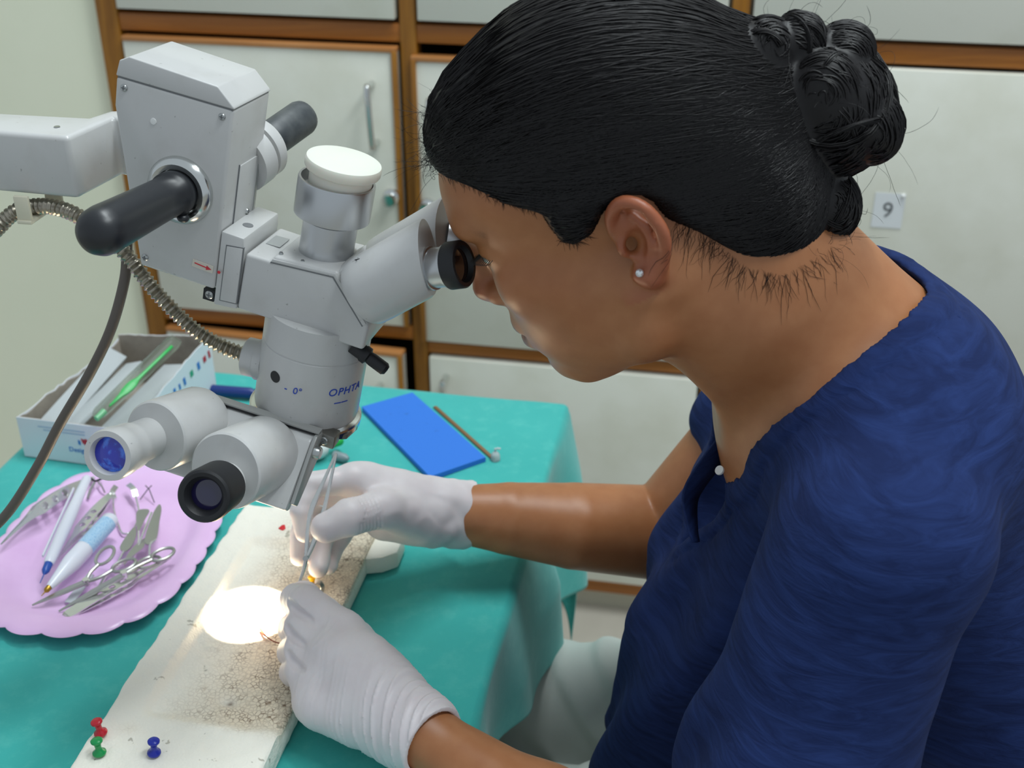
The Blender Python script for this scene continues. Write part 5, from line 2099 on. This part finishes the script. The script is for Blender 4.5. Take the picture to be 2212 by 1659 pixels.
def fly(p0, d0, length, curl, r, droop=0.0):
    n = 14
    d = nrm(d0)
    ax = nrm(rng.normal(0, 1, 3))
    pts = [np.array(p0, float)]
    for i in range(n):
        d = nrm(d + np.cross(ax, d) * curl * rng.uniform(.4, 1.6) / n * 3 + rng.normal(0, .05, 3) + np.array([0, 0, -droop / n]))
        pts.append(pts[-1] + d * length / n)
    curves.append(HC + (np.array(pts) / 1000) @ HR)
    radii.append(r)


for i in range(110):
    l_ = rng.uniform(-22, 40)
    h_ = rng.uniform(76, 108)
    f_ = 96 - max(0, h_ - 84) * .95 - .006 * l_ ** 2 - 3
    fly((f_, l_, h_), (rng.uniform(.3, 1), rng.uniform(-.5, .5), rng.uniform(-.3, .8)), rng.uniform(8, 34), rng.uniform(-1.6, 1.6), rng.uniform(.00006, .00013))
for i in range(46):
    fly((90 + rng.uniform(-4, 4), rng.uniform(-10, 30), 78 + rng.uniform(-3, 8)), (1, rng.uniform(-.3, .5), rng.uniform(-.9, .2)), rng.uniform(5, 14), rng.uniform(-3, 3), .00012)
for i in range(90):
    c_, r_ = BUN[rng.integers(len(BUN))]
    v_ = nrm(rng.normal(0, 1, 3) + np.array([-.6, .3, .2]))
    fly(np.array(c_) + v_ * np.array(r_) * .95, v_ + rng.normal(0, .5, 3), rng.uniform(10, 40), rng.uniform(-2.2, 2.2), rng.uniform(.00006, .00014))
for i in range(70):
    fly((-104 + rng.uniform(-18, 20), rng.uniform(5, 40), -66 + rng.uniform(-4, 8)), (rng.uniform(-1, .1), rng.uniform(0, .5), rng.uniform(-1, .4)), rng.uniform(8, 40), rng.uniform(-2, 2), rng.uniform(.00005, .00012))
fo = strands(curves, radii, 'flyaway_hairs')
fo.parent = ho
fo['kind'] = 'stuff'

# short hairs that soften the hairline on the temples and the nape
par = rng.random(650) * (len(HAIRLINE) - 1.001)
ki = par.astype(int)
fr2 = (par - ki)[:, None]
b0 = hp[ki] * (1 - fr2) + hp[ki + 1] * fr2
tn = hp[ki + 1] - hp[ki]
tn /= np.linalg.norm(tn, axis=1)[:, None]
outn = np.stack([tn[:, 1], -tn[:, 0]], -1)
outn *= np.where((poly_sd(*(b0 + outn * 2).T.astype(np.float32)) > 0), 1, -1)[:, None]
keep = ~((b0[:, 0] > -36) & (b0[:, 0] < 16) & (b0[:, 1] > -4))
b0, outn = b0[keep], outn[keep]
n = len(b0)
nape = b0[:, 1] < 0
length = np.where(nape, rng.uniform(4, 20, n), rng.uniform(2, 6, n))
dirn = outn + rng.normal(0, .35, (n, 2)) + np.where(nape[:, None], np.array([[-.2, -.2]]), np.array([[-.5, -.15]]))
curves, radii = [], []
K = 7
wv_ = rng.normal(0, 1.0, (n, K, 2)).cumsum(1) * (length[:, None, None] / 22)
pp = b0[:, None] - outn[:, None] * 3 + dirn[:, None] * (np.linspace(0, 1, K)[None, :, None] * length[:, None, None]) + wv_
flat_ = pp.reshape(-1, 2)
c0 = HC + (np.stack([flat_[:, 0], flat_[:, 0] * 0, flat_[:, 1]], -1) / 1000) @ HR
dl = np.tile(HL_, (len(c0), 1))
tq = cast(body, c0, dl, np.full(len(c0), .10), 16)
good = (np.abs(body.evalp(c0 + dl * tq[:, None])) < .002).reshape(n, K).all(1)
pw = (c0 + dl * (tq + .0004)[:, None]).reshape(n, K, 3)
sh_ = strands(list(pw[good]), rng.uniform(.00006, .00014, int(good.sum())), 'hairline_wisps')
sh_.parent = ho
sh_['kind'] = 'stuff'

# ------------------------------------------------------------------ gloved hands
m = NT('white_latex_glove')
n1 = m.noise(40, 3)
m.base(m.mix(m.ramp(n1, [(.4, (0, 0, 0, 1)), (.7, (1, 1, 1, 1))]), C('#dcd5d7'), C('#d6cdd0')))
m.set(rough=.45, sss=.12)
m.b.inputs['Subsurface Radius'].default_value = (.004, .0022, .0018)
m.b.inputs['Subsurface Scale'].default_value = 1.0
m.bump(m.noise(120, 3), .08, .0008)
M_glove = m.m


def hand(wrist, cuff_end, mcps, fingers, thumb, rw, rc, extra=(), wrinkle=None, palm_r=.0125):
    s = SDF()
    ax = nrm(wrist - cuff_end)
    for i, mc in enumerate(mcps):
        s.cone(wrist, mc, rw * .80, palm_r, .014)
    for a, b in zip(mcps, mcps[1:]):
        s.cone(a, b, palm_r * .95, palm_r * .95, .010)
        s.cone(a * .55 + wrist * .45, b * .55 + wrist * .45, palm_r * 1.1, palm_r * 1.1, .014)
    s.cone(wrist, wrist + ax * .012, rw, rw * .94, .014)
    for pts, rs in fingers:
        s.chain(pts, rs, .0012, .004)
    s.chain(thumb[0], thumb[1], .005, .016)
    for op, a, b, ra, rb, k in extra:
        s.cone(a, b, ra, rb, k, op)
    # cuff with a rolled rim, open at the end
    mid = wrist * .5 + cuff_end * .5
    s.chain([wrist, mid, cuff_end], [rw, rw * .5 + rc * .5 + .0006, rc], .006)
    if wrinkle is not None:
        s.disp(wrinkle, -big, big)
    cdir = nrm(cuff_end - wrist)
    s.chain([cuff_end - cdir * .016, cuff_end + cdir * .05], [rc - .0042, rc + .004], .001, op='s')
    c0 = cuff_end.copy()

    def trim(p, d):
        e = (p - c0.astype(np.float32)) @ cdir.astype(np.float32)
        return np.maximum(d, e)
    s.disp(trim, np.minimum(c0, c0 + cdir * .1) - .06, np.maximum(c0, c0 + cdir * .1) + .06)
    return s


# right hand (the far one), holding the needle holder like a pencil
fr_ = [
    ([P(765, 1036, .988), P(672, 1046, .975), P(651, 1105, .966), P(660, 1150, .967)], [.0120, .0105, .0094, .0082]),
    ([P(785, 1052, 1.003), P(676, 1084, 1.00), P(652, 1150, .995), P(647, 1203, .990)], [.0120, .0104, .0092, .0080]),
    ([P(800, 1078, 1.016), P(718, 1115, 1.018), P(692, 1180, 1.003), P(688, 1226, .990)], [.0115, .0102, .0094, .0084]),
    ([P(815, 1102, 1.022), P(748, 1140, 1.03), P(718, 1190, 1.02), P(710, 1222, 1.005)], [.0105, .0092, .0084, .0074]),
]
th = ([P(905, 1118, 1.005), P(828, 1098, .968), P(757, 1117, .948), P(704, 1140, .946)], [.0215, .0160, .0142, .0122])
ex = [('u', P(940, 1095, 1.02), P(800, 1040, .995), .0215, .0135, .012), ('u', P(930, 1125, 1.02), P(830, 1130, 1.01), .0185, .015, .012)]
cuff_r = P(1010, 1112, 1.04)


def wr_r(p, d):
    q = p.reshape(-1, 3)
    ax = nrm(cuff_r - WR_R)
    t = (q - WR_R) @ ax
    wgt = sstep(-.03, .0, t)
    n = vnoise(np.stack([t * 120 + 70 * q[:, 2], q[:, 1] * 45, q[:, 2] * 60], -1), 1.0, 3) * .0024 * wgt
    # creases across the thumb joints
    a, b = th[0][1], th[0][3]
    s = (q - a) @ nrm(b - a)
    dist = np.linalg.norm(q - a - s[:, None] * nrm(b - a), axis=1)
    tw = (dist < .021) * sstep(.004, .010, s) * (1 - sstep(.028, .034, s))
    n = n + .0010 * (.5 + .5 * np.cos(s / .0032 * 2 * math.pi)) ** 3 * tw
    n = n + .0005 * np.sin(vnoise(q, 60, 9) * 5) * (1 - tw) * .5
    return d + n.reshape(d.shape).astype(np.float32)


hr = hand(WR_R, cuff_r, [f[0][0] for f in fr_], fr_, th, .0240, .0274, ex, wr_r)
pchild(hr.build('glove', M_glove, None, .0012))['label'] = 'white latex glove on the right hand'

# left hand (the near one), fingers closed round a fine instrument
fl2 = [
    ([P(742, 1362, .892), P(662, 1303, .905), P(640, 1296, .928), P(652, 1284, .948)], [.0134, .0138, .0126, .0100]),
    ([P(712, 1412, .882), P(650, 1354, .899), P(634, 1358, .924), P(650, 1366, .944)], [.0128, .0126, .0118, .0100]),
    ([P(690, 1464, .876), P(648, 1402, .891), P(632, 1408, .916), P(650, 1414, .934)], [.0124, .0122, .0114, .0096]),
    ([P(678, 1512, .872), P(648, 1448, .883), P(634, 1452, .904), P(652, 1456, .920)], [.0118, .0112, .0104, .0088]),
]
tl_ = ([P(850, 1490, .865), P(770, 1385, .912), P(700, 1325, .938), P(662, 1284, .950)], [.018, .0135, .0118, .0095])
ex = [('u', P(868, 1568, .846), P(700, 1530, .862), .0225, .0155, .014), ('u', P(820, 1510, .852), P(745, 1420, .872), .022, .016, .014), ('u', P(850, 1530, .846), P(790, 1420, .872), .0195, .0145, .012)]
cuff_l = P(936, 1604, .825)
creases = [[(622, 1301, .90), (632, 1309, .897), (648, 1323, .890), (672, 1339, .883)], [(619, 1354, .895), (628, 1368, .889), (640, 1380, .885), (658, 1394, .878)], [(622, 1411, .888), (631, 1427, .882), (641, 1436, .878), (656, 1447, .872)]]


def wr_l(p, d):
    q = p.reshape(-1, 3)
    ax = nrm(cuff_l - WR_L)
    t = (q - WR_L) @ ax
    side = nrm(np.cross(ax, FW))
    u_ = (q - WR_L) @ side
    wgt = sstep(-.058, -.012, t) * (1 - sstep(.012, .03, t)) + .25
    n = vnoise(np.stack([(t + .42 * u_ + 3.0 * u_ * u_) * 330, u_ * 16, u_ * 0], -1), 1.0, 3)
    n = (1 - np.abs(n)) ** 4 * -.0015 * wgt
    # stretched lines running from the knuckle webs
    k1 = nrm(P(722, 1444, .88) - P(650, 1378, .88))
    k2 = nrm(P(740, 1330, .88) - P(640, 1440, .88))
    s = (q - P(690, 1400, .88)) @ k1
    r2 = np.linalg.norm(q - P(682, 1408, .885), axis=1)
    ln = vnoise(np.stack([s * 230, (q @ k2) * 14, s * 0], -1), 1.0, 7)
    n = n - (1 - np.abs(ln)) ** 5 * .0007 * (1 - sstep(.02, .05, r2))
    return d + n.reshape(d.shape).astype(np.float32)


hl = hand(WR_L, cuff_l, [f[0][0] for f in fl2], fl2, tl_, .0235, .0252, ex, wr_l, .0130)


def seen_depth(sdf, xy):
    """depth at which the view rays through these pixels meet the glove"""
    R_ = np.array([ray(x, y) for x, y in xy])
    t = np.full(len(R_), .80)
    for _ in range(60):
        t = t + sdf.evalp(CAM + R_ * t[:, None]) * .8
    return CAM + R_ * (t + .0002)[:, None]


paths = [catmull([np.array(c3[:2], float) for c3 in cr3], 4) for cr3 in creases]
hits = seen_depth(hl, np.concatenate(paths))
k0 = 0
for path in paths:
    n_ = len(path)
    hl.chain(hits[k0:k0 + n_], np.interp(np.linspace(0, 1, n_), [0, .3, .7, 1], [.0014, .0015, .0013, .0004]), .0040, op='s')
    k0 += n_
pchild(hl.build('glove', M_glove, None, .00105))['label'] = 'white latex glove on the left hand'
